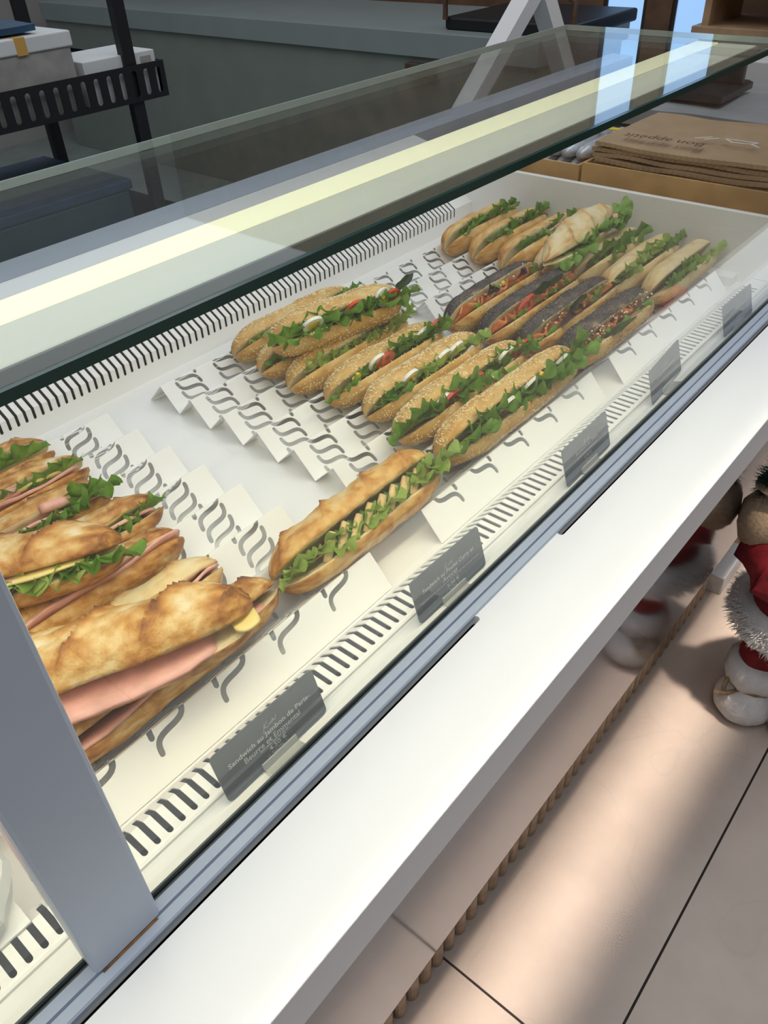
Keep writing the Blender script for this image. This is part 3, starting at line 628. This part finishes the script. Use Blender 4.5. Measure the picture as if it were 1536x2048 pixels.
def card(x0, x1, y0, y1, lines, label, tilt=.29):
    w_ = math.hypot(x1-x0, y1-y0); h = .044; z0 = .8846
    base = Vector(((x0+x1)/2, (y0+y1)/2, z0)); t = empty('price_card', base, label, 'price card', 'price cards along the front glass')
    U = Vector((x1-x0, y1-y0, 0)).normalized(); Vv = Vector((0, tilt, 1)).normalized(); Vv = (Vv-U*Vv.dot(U)).normalized(); N = U.cross(Vv); O = -U*w_/2
    r = .004; pts = []
    for cx, cy, a0 in ((w_-r, h-r, 0), (r, h-r, 90), (r, r, 180), (w_-r, r, 270)):
        for i in range(5): a = math.radians(a0+i*22.5); pts.append((cx+r*math.cos(a), cy+r*math.sin(a)))
    n = len(pts); V = [O+U*p[0]+Vv*p[1]+N*s for s in (.0005, -.0005) for p in pts]
    f = [tuple(range(n)), tuple(range(2*n-1, n-1, -1))]+[(i, n+i, n+(i+1) % n, (i+1) % n) for i in range(n)]
    link('card_plate', pyd('card', V, f), 'card_grey', parent=t)
    # clip
    V = [];
    for s in (.0006, .0022):
        V += [O+U*(w_*.5-.0175)+Vv*(-.001)+N*s, O+U*(w_*.5+.0175)+Vv*(-.001)+N*s, O+U*(w_*.5+.0175)+Vv*.0062+N*s, O+U*(w_*.5-.0175)+Vv*.0062+N*s]
    link('card_clip', pyd('clip', V, [(4, 5, 6, 7), (3, 2, 1, 0), (0, 1, 5, 4), (1, 2, 6, 5), (2, 3, 7, 6), (3, 0, 4, 7)]), 'clear_plastic', parent=t, label='clear plastic card clip')
    link('card_foot', pyd('foot', [O+U*(w_*.5+a)+N*b+Vector((0, 0, c)) for a in (-.0175, .0175) for b in (-.001, .012) for c in (-.0010, .0004)], [(0, 1, 3, 2), (4, 6, 7, 5), (0, 4, 5, 1), (2, 3, 7, 6), (0, 2, 6, 4), (1, 5, 7, 3)]), 'clear_plastic', parent=t)
    for (body, u, v, wd, ht, sh) in lines:
        if not body:      # print too small to read in the photograph: broken fine strokes
            q = (u-wd/2)*w_; end = (u+wd/2)*w_; sg = []; rr_ = random.Random(int(v*1000))
            while q < end: ln = rr_.uniform(.002, .006); sg.append(((q, v*h), (min(q+ln, end), v*h))); q += ln+.0009
            link('fine_print', strokes(sg, ht*h, O, U, Vv), 'ink', parent=t); continue
        link('lettering', place(text_mesh(body, wd*w_, ht*h, sh), O, U, Vv, u*w_, v*h), 'ink', parent=t)
    # script logo, ornament, rule
    sc = w_
    lg = poly([(.44, .62), (.475, .80)])+poly([(.50, .80), (.462, .715), (.485, .69), (.50, .70)])+poly([(.505, .70), (.512, .725), (.52, .70), (.53, .735), (.538, .70), (.55, .77), (.553, .71), (.562, .725), (.568, .70), (.585, .78)])
    lg = [((a[0]*w_, a[1]*h), (b[0]*w_, b[1]*h)) for a, b in lg]
    link('script_logo', strokes(lg, .00032, O, U, Vv), 'ink', parent=t)
    orn = [((.5+.05*math.cos(q)*(1-.3*math.sin(q*2)))*w_, (.175+.028*math.sin(q*3))*h) for q in [i*PI/20 for i in range(41)]]
    link('ornament', strokes(poly(orn)+[((.40*w_, .17*h), (.425*w_, .20*h)), ((.575*w_, .20*h), (.6*w_, .17*h))], .0003, O, U, Vv), 'ink', parent=t)
    link('rule_line', strokes([((.05*w_, .10*h), (.95*w_, .10*h))], .00018, O, U, Vv), 'ink', parent=t)
    return t
card(.1567, .2595, .3010, .3010, [('Sandwich au Jambon de Paris-', .5, .58, .80, .125, 0), ('Beurre et Emmental', .5, .45, .55, .115, 0), ('', .5, .365, .28, .014, 0), ('4.50 \u20ac', .52, .28, .17, .095, 0)], 'dark grey price card for the ham and emmental baguettes, 4.50')
card(.3785, .4790, .2990, .2975, [('Sandwich au Poulet Curry et', .5, .60, .76, .125, .15), ('Avocat', .5, .475, .22, .11, .15), ('', .5, .385, .86, .013, 0), ('5.50 \u20ac', .52, .29, .17, .095, 0)], 'dark grey price card for the chicken curry baguette, 5.50')
card(.6313, .7320, .2960, .2980, [('Sandwich au Thon', .5, .60, .50, .09, .1), ('', .5, .46, .46, .014, 0), ('5.90 \u20ac', .5, .33, .16, .085, 0)], 'grey price card for the tuna baguettes standing by the middle rack')
card(.8400, .9420, .2970, .3050, [('', .5, .58, .58, .022, 0), ('', .5, .40, .4, .012, 0), ('', .5, .28, .14, .022, 0)], 'light reflecting price card for the poppy seed baguettes')
card(1.063, 1.1636, .2960, .2940, [('', .5, .58, .50, .022, 0), ('', .5, .42, .36, .012, 0), ('', .5, .30, .14, .022, 0)], 'price card for the lettuce baguettes beside the end of the grille')
# ================================================================== BEYOND THE END WALL
mat('cardboard', (.56, .35, .15), .7, var=.18, scale=14, bump=.2, bscale=90)
mat('kraft', (.42, .29, .17), .65, var=.10, scale=18, bump=.2, bscale=60)
mat('kraft_ink', (.11, .07, .045), .7); mat('white_ink', (.85, .85, .82), .6)
mat('grey_paper', (.34, .36, .38), .35, var=.10, scale=9, bump=.3, bscale=25)
mat('black_plastic', (.018, .02, .023), .35, var=.1, scale=10)
mat('silver_film', (.52, .55, .60), .18, metal=.25, var=.2, scale=60, bump=.6, bscale=120)
mat('side_white', (.80, .80, .79), .45)
link('side_counter', boxes('side_counter', [(1.415, 2.60, .36, 1.149, 0, .79)], .004), 'side_white', label='plain white counter behind the end wall carrying cardboard boxes', cat='counter')
def open_box(name, x0, x1, y0, y1, z0, z1, label, zin, th=.005, lip=0):
    base = Vector(((x0+x1)/2, (y0+y1)/2, z0)); t = empty(name, base, label, 'box', 'cardboard boxes behind the end wall')
    def pt(nm, b): link(nm, boxes(nm, [tuple(v-base[i//2] for i, v in enumerate(b))]), 'cardboard', parent=t)
    pt('bottom', (x0, x1, y0, y1, z0, z0+th)); pt('inner_tray', (x0+th, x1-th, y0+th, y1-th, zin-.004, zin)); pt('side', (x0, x0+th, y0, y1, z0+th, z1)); pt('side', (x1-th, x1, y0, y1, z0+th, z1+lip))
    pt('side', (x0+th, x1-th, y0, y0+th, z0+th, z1)); pt('side', (x0+th, x1-th, y1-th, y1, z0+th, z1)); return t
open_box('cardboard_box', 1.440, 1.72, .738, .955, .791, .962, 'small brown cardboard box holding the film wrapped cups', .9295)
open_box('cardboard_box', 1.440, 1.74, .375, .732, .791, .968, 'large brown cardboard box holding the kraft paper bags', .9410)
# film wrapped cup sleeves
for k, (x, y, z) in enumerate([(1.468, .80, .945), (1.468, .83, .945), (1.468, .77, .945), (1.468, .786, .971), (1.468, .815, .971), (1.468, .755, .972), (1.468, .862, .946), (1.468, .846, .972)]):
    bm = bmesh.new(); rings = []
    for i in range(9):
        q = i/8; r = .0145*(1 if 0 < i < 8 else .55)*(1+.06*math.sin(i*2.1+k))
        rings.append([bm.verts.new((q*.20-.0, r*math.cos(2*PI*j/12), r*math.sin(2*PI*j/12))) for j in range(12)])
    for A, B in zip(rings, rings[1:]):
        for j in range(12): bm.faces.new((A[j], A[(j+1) % 12], B[(j+1) % 12], B[j]))
    bm.faces.new(rings[0][::-1]); bm.faces.new(rings[-1]); bmesh.ops.recalc_face_normals(bm, faces=bm.faces[:])
    me = bpy.data.meshes.new('cup_sleeve'); bm.to_mesh(me); bm.free()
    link('cup_sleeve', me, 'silver_film', loc=(x, y, z), label='film wrapped sleeve of cups in the small cardboard box', cat='cup sleeve', group='cup sleeves in the small box', smooth=True)
def bag_mesh(x0, x1, y0, y1, z, th, seed, zig=True):
    NX, NY = 10, 60; V = []; f = []
    for s in (0, 1):
        for i in range(NX+1):
            for j in range(NY+1):
                x = x0+(x1-x0)*i/NX; y = y0+(y1-y0)*j/NY
                if i == 0 and zig: x += .0022*(j % 2)
                zz = z+.006*noise.noise(Vector((x*9, y*9, seed)))+s*th
                V.append((x, y, zz))
    n = (NX+1)*(NY+1)
    for i in range(NX):
        for j in range(NY):
            a = i*(NY+1)+j; q = (a, a+NY+1, a+NY+2, a+1); f.append(tuple(n+v for v in q)); f.append(q[::-1])
    ed = [j for j in range(NY+1)]
    for a, b in zip(ed, ed[1:]): f.append((a, b, n+b, n+a))
    l0 = NX*(NY+1)
    for a, b in zip(ed, ed[1:]): f.append((l0+b, l0+a, n+l0+a, n+l0+b))
    for i in range(NX):
        a, b = i*(NY+1), (i+1)*(NY+1); f.append((b, a, n+a, n+b)); f.append((a+NY, b+NY, n+b+NY, n+a+NY))
    return pyd('bag', V, f)
for k in range(6):
    dx, dy = .004*math.sin(k*2.2), .006*math.cos(k*1.7)
    lab = ['lowest kraft paper bag in the stack of the large box', 'second kraft paper bag counted up from the bottom of the stack', 'kraft paper bag third from the bottom of the stack', 'kraft paper bag third from the top of the stack', 'kraft paper bag directly beneath the lettered bag', 'topmost kraft paper bag with upside down lettering'][k]
    o = empty('paper_bag', (1.60, .55, .948+.0095*k), lab, 'paper bag', 'kraft paper bags in the large box')
    link('bag_sheet', bag_mesh(-.14+dx, .13+dx, -.165+dy, .172+dy, 0, .007, k), 'kraft', parent=o)
    if k == 5:
        U, Vv = Vector((0, 1, 0)), Vector((-1, 0, 0)); O = Vector((-.105, 0, .0135))
        link('lettering', place(text_mesh('Bon app\u00e9tit', .15, .034), O, U, Vv, .055, 0, .004), 'kraft_ink', parent=o)
        seg = poly([(-.105, -.03), (-.085, -.045), (-.095, -.058), (-.035, -.058), (-.055, -.040), (-.085, -.045)])+poly([(-.025, -.055), (-.005, -.035)])+poly([(-.012, -.058), (.012, -.036)])
        link('white_mark', strokes(seg, .0034, O, U, Vv, .004), 'white_ink', parent=o)
o = link('paper_stack', bag_mesh(1.765, 2.12, .40, .98, .962, .035, 22, False), 'grey_paper', label='film covered stack of grey paper sheets behind the kraft bags', cat='paper stack')
link('paper_crate', boxes('paper_crate', [(1.76, 2.13, .39, 1.0, .791, .950)], .003), 'side_white', label='white crate under the stack of grey paper', cat='crate')
t = empty('card_terminal', (1.90, .72, 1.005), 'black angled terminal standing on the grey paper stack', 'terminal')
link('terminal_body', prism('terminal_body', [(-.085, 0), (.085, 0), (.085, .012), (.075, .016), (-.075, .016), (-.085, .012)], -.06, .12), 'black_plastic', parent=t)
link('terminal_screen', boxes('terminal_screen', [(.06, .075, -.08, .06, .016, .085)], .002), 'black_plastic', parent=t)
link('white_box', boxes('white_box', [(2.18, 2.42, .42, .728, .791, 1.030)], .003), 'side_white', label='white carton at the far end of the side counter', cat='box')
t = empty('yellow_tag', (1.585, .755, .9945), 'small yellow paper label lying on the kraft bags', 'label tag')
mat('yellow_paper', (.75, .62, .05), .5)
link('tag_sheet', boxes('tag_sheet', [(-.008, .008, -.025, .022, .0, .002)]), 'yellow_paper', parent=t)
# ================================================================== BEHIND THE CASE: trolley
mat('black_metal', (.010, .010, .012), .45); mat('grey_carton', (.30, .30, .28), .7, var=.18, scale=25); mat('blue_cloth', (.012, .055, .12), .6, var=.3, scale=30)
mat('white_carton', (.62, .64, .64), .6, var=.04, scale=10); mat('teal_plastic', (.025, .075, .09), .35, var=.2, scale=8); mat('ochre_tape', (.55, .33, .08), .5)
TYY = 1.80
tr = empty('tray_trolley', (.85, 2.02, 0), 'black metal trolley with slotted tray sides behind the counter', 'trolley')
def tp(nm, me, m, **k): o = link(nm, me, m, **k); o.parent = tr; o.matrix_parent_inverse = Matrix.Translation(-tr.location); return o
for x in (.42, 1.225):
    for y in (1.806, 2.23): tp('leg', boxes('leg', [(x-.016, x+.016, y, y+.02, .03, 1.62)]), 'black_metal')
for z in (1.005, .66):
    sl = [capsule(1.292-.0345*i, .010, .066, .0145, 6) for i in range(28)]
    o = tp('tray_side', sheet('tray_side', .32, 1.312, [(TYY, z), (TYY, z+.077)], sl, .001), 'black_metal', label='slotted black tray side'); solid(o, .003, 0)
    tp('tray_floor', boxes('tray_floor', [(.32, 1.312, 1.803, 2.27, z, z+.004)]), 'black_metal')
    tp('tray_end', boxes('tray_end', [(1.309, 1.312, 1.803, 2.27, z+.004, z+.077)]), 'black_metal')
    tp('tray_back', boxes('tray_back', [(.32, 1.312, 2.267, 2.27, z+.004, z+.077)]), 'black_metal')
t = empty('grey_crate', (.90, 1.98, 1.009), 'worn grey carton with ochre tape on the upper trolley tray', 'box')
link('carton_body', boxes('carton_body', [(-.26, .19, -.16, .14, 0, .155)], .004), 'grey_carton', parent=t)
link('carton_lid', boxes('carton_lid', [(-.265, .195, -.165, .145, .130, .160)], .003), 'white_carton', parent=t)
link('tape', boxes('tape', [(.06, .085, -.1655, .1455, .128, .1605)]), 'ochre_tape', parent=t)
link('blue_cloth', bag_mesh(.70, 1.03, 1.84, 2.02, 1.176, .012, 5, False), 'blue_cloth', label='dark blue folded cloth lying on the grey carton', cat='cloth')
t = empty('white_carton', (1.235, 1.90, 1.009), 'open white carton at the end of the upper trolley tray', 'box')
link('carton_body', boxes('carton_body', [(-.13, .068, -.085, .07, 0, .095)], .002), 'white_carton', parent=t)
link('carton_label', boxes('carton_label', [(.025, .055, -.0862, -.0852, .065, .085)]), 'grey_carton', parent=t)
link('paper_sheets', bag_mesh(1.11, 1.20, 2.0, 2.20, 1.016, .06, 9, False), 'white_carton', label='loose white paper sheets behind the white carton', cat='paper')
t = empty('teal_tub', (.86, 2.02, .664), 'dark teal plastic tub on the lower trolley tray', 'tub')
link('tub_body', boxes('tub_body', [(-.40, .30, -.19, .2, 0, .15)], .006), 'teal_plastic', parent=t)
link('tub_lid', boxes('tub_lid', [(-.41, .31, -.195, .205, .151, .175)], .004), 'blue_cloth', parent=t)
# rear work counter, perpendicular to the case
mat('rear_front', (.22, .25, .22), .45, var=.06, scale=5); mat('rear_top', (.26, .30, .29), .4, var=.04, scale=5); mat('brown_stuff', (.10, .055, .03), .6, var=.3, scale=30)
rc = empty('rear_counter', (3.6, 3.6, 0), 'long grey green work counter with a paler edge behind the trolley', 'counter')
for nm, b, m in (('counter_body', (3.22, 4.0, 1.9, 5.6, 0, .766), 'rear_front'), ('counter_top', (3.2, 4.02, 1.88, 5.6, .7665, .865), 'rear_top')):
    o = link(nm, boxes(nm, [b], .003), m, parent=rc); o.matrix_parent_inverse = Matrix.Translation(-rc.location)
o = link('brown_plate', boxes('brown_plate', [(3.185, 3.219, 2.40, 2.56, .685, .742)], .003), 'brown_stuff', parent=rc, label='small red brown plate'); o.matrix_parent_inverse = Matrix.Translation(-rc.location)
t = empty('baking_tray', (3.55, 2.12, .8655), 'dark baking tray with a rounded wire handle on the rear counter', 'tray')
link('tray_pan', boxes('tray_pan', [(-.25, .3, -.35, .30, 0, .05)], .01), 'black_metal', parent=t)
cu = bpy.data.curves.new('tray_handle', 'CURVE'); cu.dimensions = '3D'; cu.bevel_depth = .012; sp = cu.splines.new('POLY')
hp = [(-.26, -.34, .04), (-.26, -.34, .13), (-.26, -.30, .15), (-.26, .24, .15), (-.26, .29, .13), (-.26, .29, .04)]
sp.points.add(len(hp)-1)
for p, q in zip(sp.points, hp): p.co = (*q, 1)
o = bpy.data.objects.new('tmp', cu); C.objects.link(o); bpy.context.view_layer.update(); me = bpy.data.meshes.new_from_object(o.evaluated_get(bpy.context.evaluated_depsgraph_get())); bpy.data.objects.remove(o)
link('tray_handle', me, 'brown_stuff', parent=t)
# slanted white post and white table behind the case end
t = empty('white_easel', (2.1, 1.5, 0), 'white slanted easel frame standing behind the counter end', 'easel')
a, b = PX((885, 300), 2.05), PX((1075, -40), 2.35)
def bar(p, q, wx, wy):
    d = (q-p).normalized(); e = Vector((0, 1, 0)); e = (e-d*e.dot(d)).normalized(); g = d.cross(e)
    V = [c+e*s*wy/2+g*r*wx/2 for c in (p, q) for s, r in ((-1, -1), (1, -1), (1, 1), (-1, 1))]
    return pyd('bar', V, [(3, 2, 1, 0), (4, 5, 6, 7), (0, 1, 5, 4), (1, 2, 6, 5), (2, 3, 7, 6), (3, 0, 4, 7)])
d = (b-a); k = (0.0-a.z)/d.z; foot = a+d*k
for nm, p, q in (('post', foot, b), ('post', Vector((b.x+(b.x-foot.x), b.y-.02, 0)), b)):
    o = link(nm, bar(p, q, .05, .055), 'side_white', parent=t); o.matrix_parent_inverse = Matrix.Translation(-t.location)
# ================================================================== PLUSH WINTER FIGURE
mat('red_velvet', (.22, .006, .012), .75, var=.25, scale=40, bump=.3, bscale=160); mat('white_fur', (.78, .76, .74), .9, var=.06, scale=60, bump=.8, bscale=180)
mat('jute', (.30, .21, .11), .8, var=.3, scale=150, bump=.6, bscale=300); mat('burlap', (.46, .33, .21), .85, var=.2, scale=160, bump=.7, bscale=320); mat('fir', (.012, .05, .02), .6, var=.5, scale=90); mat('skin_cloth', (.70, .50, .40), .7)
FX, FY = 1.335, .095
fg = empty('plush_figure', (FX, FY, 0), 'standing plush winter figure in a red coat with white fur trim and burlap sack', 'figurine')
def lathe(prof, seg=28, wob=.0, c=(0, 0), sq=(1, 1), seed=0):
    V = []; f = []
    for (r, z) in prof:
        for i in range(seg):
            p = 2*PI*i/seg; rr = r*(1+wob*noise.noise(Vector((math.cos(p)*2, math.sin(p)*2, z*14+seed)))); V.append((c[0]+rr*sq[0]*math.cos(p), c[1]+rr*sq[1]*math.sin(p), z))
    for k in range(len(prof)-1):
        for i in range(seg): j = (i+1) % seg; f.append((k*seg+i, k*seg+j, (k+1)*seg+j, (k+1)*seg+i))
    f += [tuple(range(seg-1, -1, -1)), tuple(range((len(prof)-1)*seg, len(prof)*seg))]
    return pyd('lathe', V, f)
def tufts(pts, ln, wd, seed, down=.3):
    R = random.Random(seed); V = []; f = []
    for (p, n) in pts:
        d = (n+Vector((R.gauss(0, .35), R.gauss(0, .35), R.gauss(-down, .35)))).normalized()*ln*R.uniform(.6, 1.2); e = d.orthogonal().normalized()*wd; g = d.cross(e).normalized()*wd; k = len(V)
        V += [p+e, p-e*.5+g*.8, p-e*.5-g*.8, p+d]; f += [(k, k+1, k+3), (k+1, k+2, k+3), (k+2, k, k+3)]
    return pyd('tufts', V, f)
def fp(nm, me, m, **k): return link(nm, me, m, parent=fg, smooth=True, **k)
fp('coat', lathe([(.085, .235), (.105, .262), (.104, .30), (.098, .36), (.088, .43), (.070, .50), (.045, .53)], wob=.10), 'red_velvet', label='dark red velvet coat')
hem = fp('fur_hem', lathe([(.075, .198), (.118, .204), (.134, .230), (.132, .258), (.114, .276), (.08, .28)], wob=.16), 'white_fur', label='white fur hem')
R = random.Random(3); pts = []
for i in range(1500):
    p = R.uniform(0, 2*PI); q = R.uniform(-.6, .8); r = .116+.016*math.cos(q*1.5)
    pts.append((Vector((r*math.cos(p), r*math.sin(p), .238+.034*q)), Vector((math.cos(p), math.sin(p), q*.6))))
link('fur_tufts', tufts(pts, .017, .0016, 4), 'white_fur', parent=hem, kind='stuff')
for k, (bx_, by_) in enumerate(((-.085, .035), (-.075, -.075))):
    b0 = fp('boot', lathe([(.02, .0), (.046, .004), (.058, .022), (.060, .045), (.050, .072), (.036, .088), (.030, .095)], wob=.05, c=(bx_, by_), seed=k), 'white_fur', label='white plush boot')
    fp('trouser_leg', lathe([(.040, .10), (.046, .12), (.046, .17), (.04, .2)], wob=.08, c=(bx_+.03, by_-.0), seed=k+4), 'red_velvet')
    fp('boot_cuff', lathe([(.030, .085), (.055, .092), (.062, .11), (.058, .135), (.046, .145)], wob=.12, c=(bx_+.018, by_), seed=k+8), 'white_fur')
    cu = bpy.data.curves.new('cord', 'CURVE'); cu.dimensions = '3D'; cu.bevel_depth = .0042
    for loop in ([(bx_+.018+.051*math.cos(i*PI/8), by_+.051*math.sin(i*PI/8), .090) for i in range(17)],
                 [(bx_-.035+.006*math.sin(i*PI/5), by_+.012+.026*math.sin(i*PI/10)*1.0, .090+.020*math.sin(i*PI/5)) for i in range(11)],
                 [(bx_-.035, by_+.01, .09), (bx_-.045, by_+.03, .075), (bx_-.042, by_+.05, .06)]):
        sp = cu.splines.new('POLY'); sp.points.add(len(loop)-1)
        for p_, q_ in zip(sp.points, loop): p_.co = (*q_, 1)
    o = bpy.data.objects.new('tmp', cu); C.objects.link(o); bpy.context.view_layer.update(); me = bpy.data.meshes.new_from_object(o.evaluated_get(bpy.context.evaluated_depsgraph_get())); bpy.data.objects.remove(o)
    link('jute_bow', me, 'jute', parent=b0, smooth=True)
# sleeves, sack, wreath, head and hood
def tube(path, radii, seg=14):
    V = []; f = []; P = [Vector(p) for p in path]
    for i, p in enumerate(P):
        d = (P[min(i+1, len(P)-1)]-P[max(i-1, 0)]).normalized(); e = d.orthogonal().normalized(); g = d.cross(e)
        for j in range(seg): t_ = 2*PI*j/seg; V.append(p+(e*math.cos(t_)+g*math.sin(t_))*radii[i])
    for i in range(len(P)-1):
        for j in range(seg): k = (j+1) % seg; f.append((i*seg+j, i*seg+k, (i+1)*seg+k, (i+1)*seg+j))
    f += [tuple(range(seg-1, -1, -1)), tuple(range((len(P)-1)*seg, len(P)*seg))]
    return pyd('tube', V, f)
fp('sleeve', tube([(-.01, .055, .49), (-.04, .095, .44), (-.07, .10, .385), (-.085, .07, .355), (-.092, .03, .352)], [.036, .042, .042, .038, .034]), 'red_velvet')
fp('sleeve', tube([(-.01, -.055, .49), (-.04, -.095, .44), (-.07, -.10, .385), (-.085, -.07, .36), (-.09, -.04, .358)], [.036, .042, .042, .038, .034]), 'red_velvet')
fp('mitten', tube([(-.092, .03, .352), (-.094, .0, .352), (-.092, -.03, .356), (-.09, -.04, .358)], [.030, .036, .036, .030]), 'white_fur')
sk = fp('burlap_sack', lathe([(.03, .40), (.052, .408), (.058, .44), (.054, .475), (.04, .50), (.026, .512), (.045, .53)], wob=.14, c=(-.035, .105)), 'burlap', label='small burlap sack')
pts = []
for i in range(1400):
    p = R.uniform(0, 2*PI); q = R.uniform(0, 2*PI); c = Vector((-.045, .075+.055*math.cos(p), .535+.055*math.sin(p))); n = Vector((math.cos(q), math.sin(q)*math.cos(p), math.sin(q)*math.sin(p))); pts.append((c+n*.008, n))
wr = fp('wreath_ring', tube([(-.045, .075+.055*math.cos(2*PI*i/24), .535+.055*math.sin(2*PI*i/24)) for i in range(25)], [.010]*25, 8), 'fir')
link('fir_needles', tufts(pts, .022, .0011, 9, 0), 'fir', parent=wr, kind='stuff')
fp('head', lathe([(.02, .525), (.05, .535), (.066, .57), (.066, .61), (.05, .645), (.02, .655)]), 'skin_cloth')
fp('hood', lathe([(.075, .60), (.080, .625), (.072, .66), (.052, .72), (.026, .78), (.012, .82)], wob=.08), 'red_velvet')
fp('hood_fur', lathe([(.066, .59), (.086, .598), (.088, .618), (.07, .63)], wob=.12), 'white_fur')
# ================================================================== LEFT BAY ITEM
t = empty('wrapped_roll', (-.034, .372, .8885), 'pink filled roll in white paper left of the post', 'sandwich')
link('roll', lathe([(.015, .002), (.034, .006), (.040, .022), (.034, .038), (.012, .044)], wob=.1, sq=(1.4, .8)), 'ham', parent=t, smooth=True)
link('paper_wrap', lathe([(.036, .0), (.044, .004), (.046, .014), (.043, .022)], wob=.12, sq=(1.4, .85)), 'white_carton', parent=t)
# ================================================================== THE ROOM SHELL
mat('wall_paint', (.36, .34, .32), .7, var=.03, scale=2); mat('wall_wood', (.16, .085, .045), .55, var=.3, scale=9); mat('dark_frame', (.05, .035, .03), .5)
emis('daylight_pane', (.30, .50, .80), 1.0)
mat('shelf_wood', (.42, .27, .15), .5, var=.2, scale=12)
WX = 4.3
link('wall_back', boxes('wall_back', [(-3, 7.4, 6.0, 6.1, 0, 3.4)]), 'wall_paint', kind='structure')
link('wall_left', boxes('wall_left', [(-3.0, -2.9, -4.4, 6.0, 0, 3.4)]), 'wall_paint', kind='structure')
link('wall_front', boxes('wall_front', [(-2.9, 7.4, -4.4, -4.3, 0, 3.4)]), 'wall_paint', kind='structure')
def yat(px): return PX((px, 60), WX).y
ya, yb, yc, yd = yat(1200), yat(1286), yat(1336), yat(1436)
wall = link('wall_right', boxes('wall_right', [(WX, WX+.1, ya, 5.99, 0, 3.4), (WX, WX+.1, yc, yb, 0, 3.4), (WX, WX+.1, -4.29, yd, 0, 3.4), (WX, WX+.1, yb, ya, 0, .45), (WX, WX+.1, yd, yc, 0, .45), (WX, WX+.1, yb, ya, 2.6, 3.4), (WX, WX+.1, yd, yc, 2.6, 3.4)]), 'wall_wood', kind='structure')
for k, (a_, b_) in enumerate(((yb, ya), (yd, yc))):
    o = link('window_%d' % (k+1), boxes('window', [(WX+.01, WX+.05, a_, b_, .45, .50), (WX+.01, WX+.05, a_, b_, 2.55, 2.6), (WX+.01, WX+.05, a_, a_+.02, .5, 2.55), (WX+.01, WX+.05, b_-.02, b_, .5, 2.55)]), 'dark_frame', kind='structure')
    link('pane', boxes('pane', [(WX+.02, WX+.03, a_+.02, b_-.02, .5, 2.55)]), 'daylight_pane', parent=o)
sh = empty('wood_shelf', (3.9, 1.15, 0), 'light wooden shelf unit with horizontal boards by the windows', 'shelf')
for z in (.55, .70, .85, 1.0, 1.3): 
    o = link('shelf_board', boxes('shelf_board', [(3.7, 4.1, .7, 1.46, z, z+.03)], .003), 'shelf_wood', parent=sh); o.matrix_parent_inverse = Matrix.Translation(-sh.location)
for y in (.7, 1.43):
    o = link('shelf_side', boxes('shelf_side', [(3.72, 4.08, y-.03, y-.001, 0, 1.45)], .002), 'shelf_wood', parent=sh); o.matrix_parent_inverse = Matrix.Translation(-sh.location)
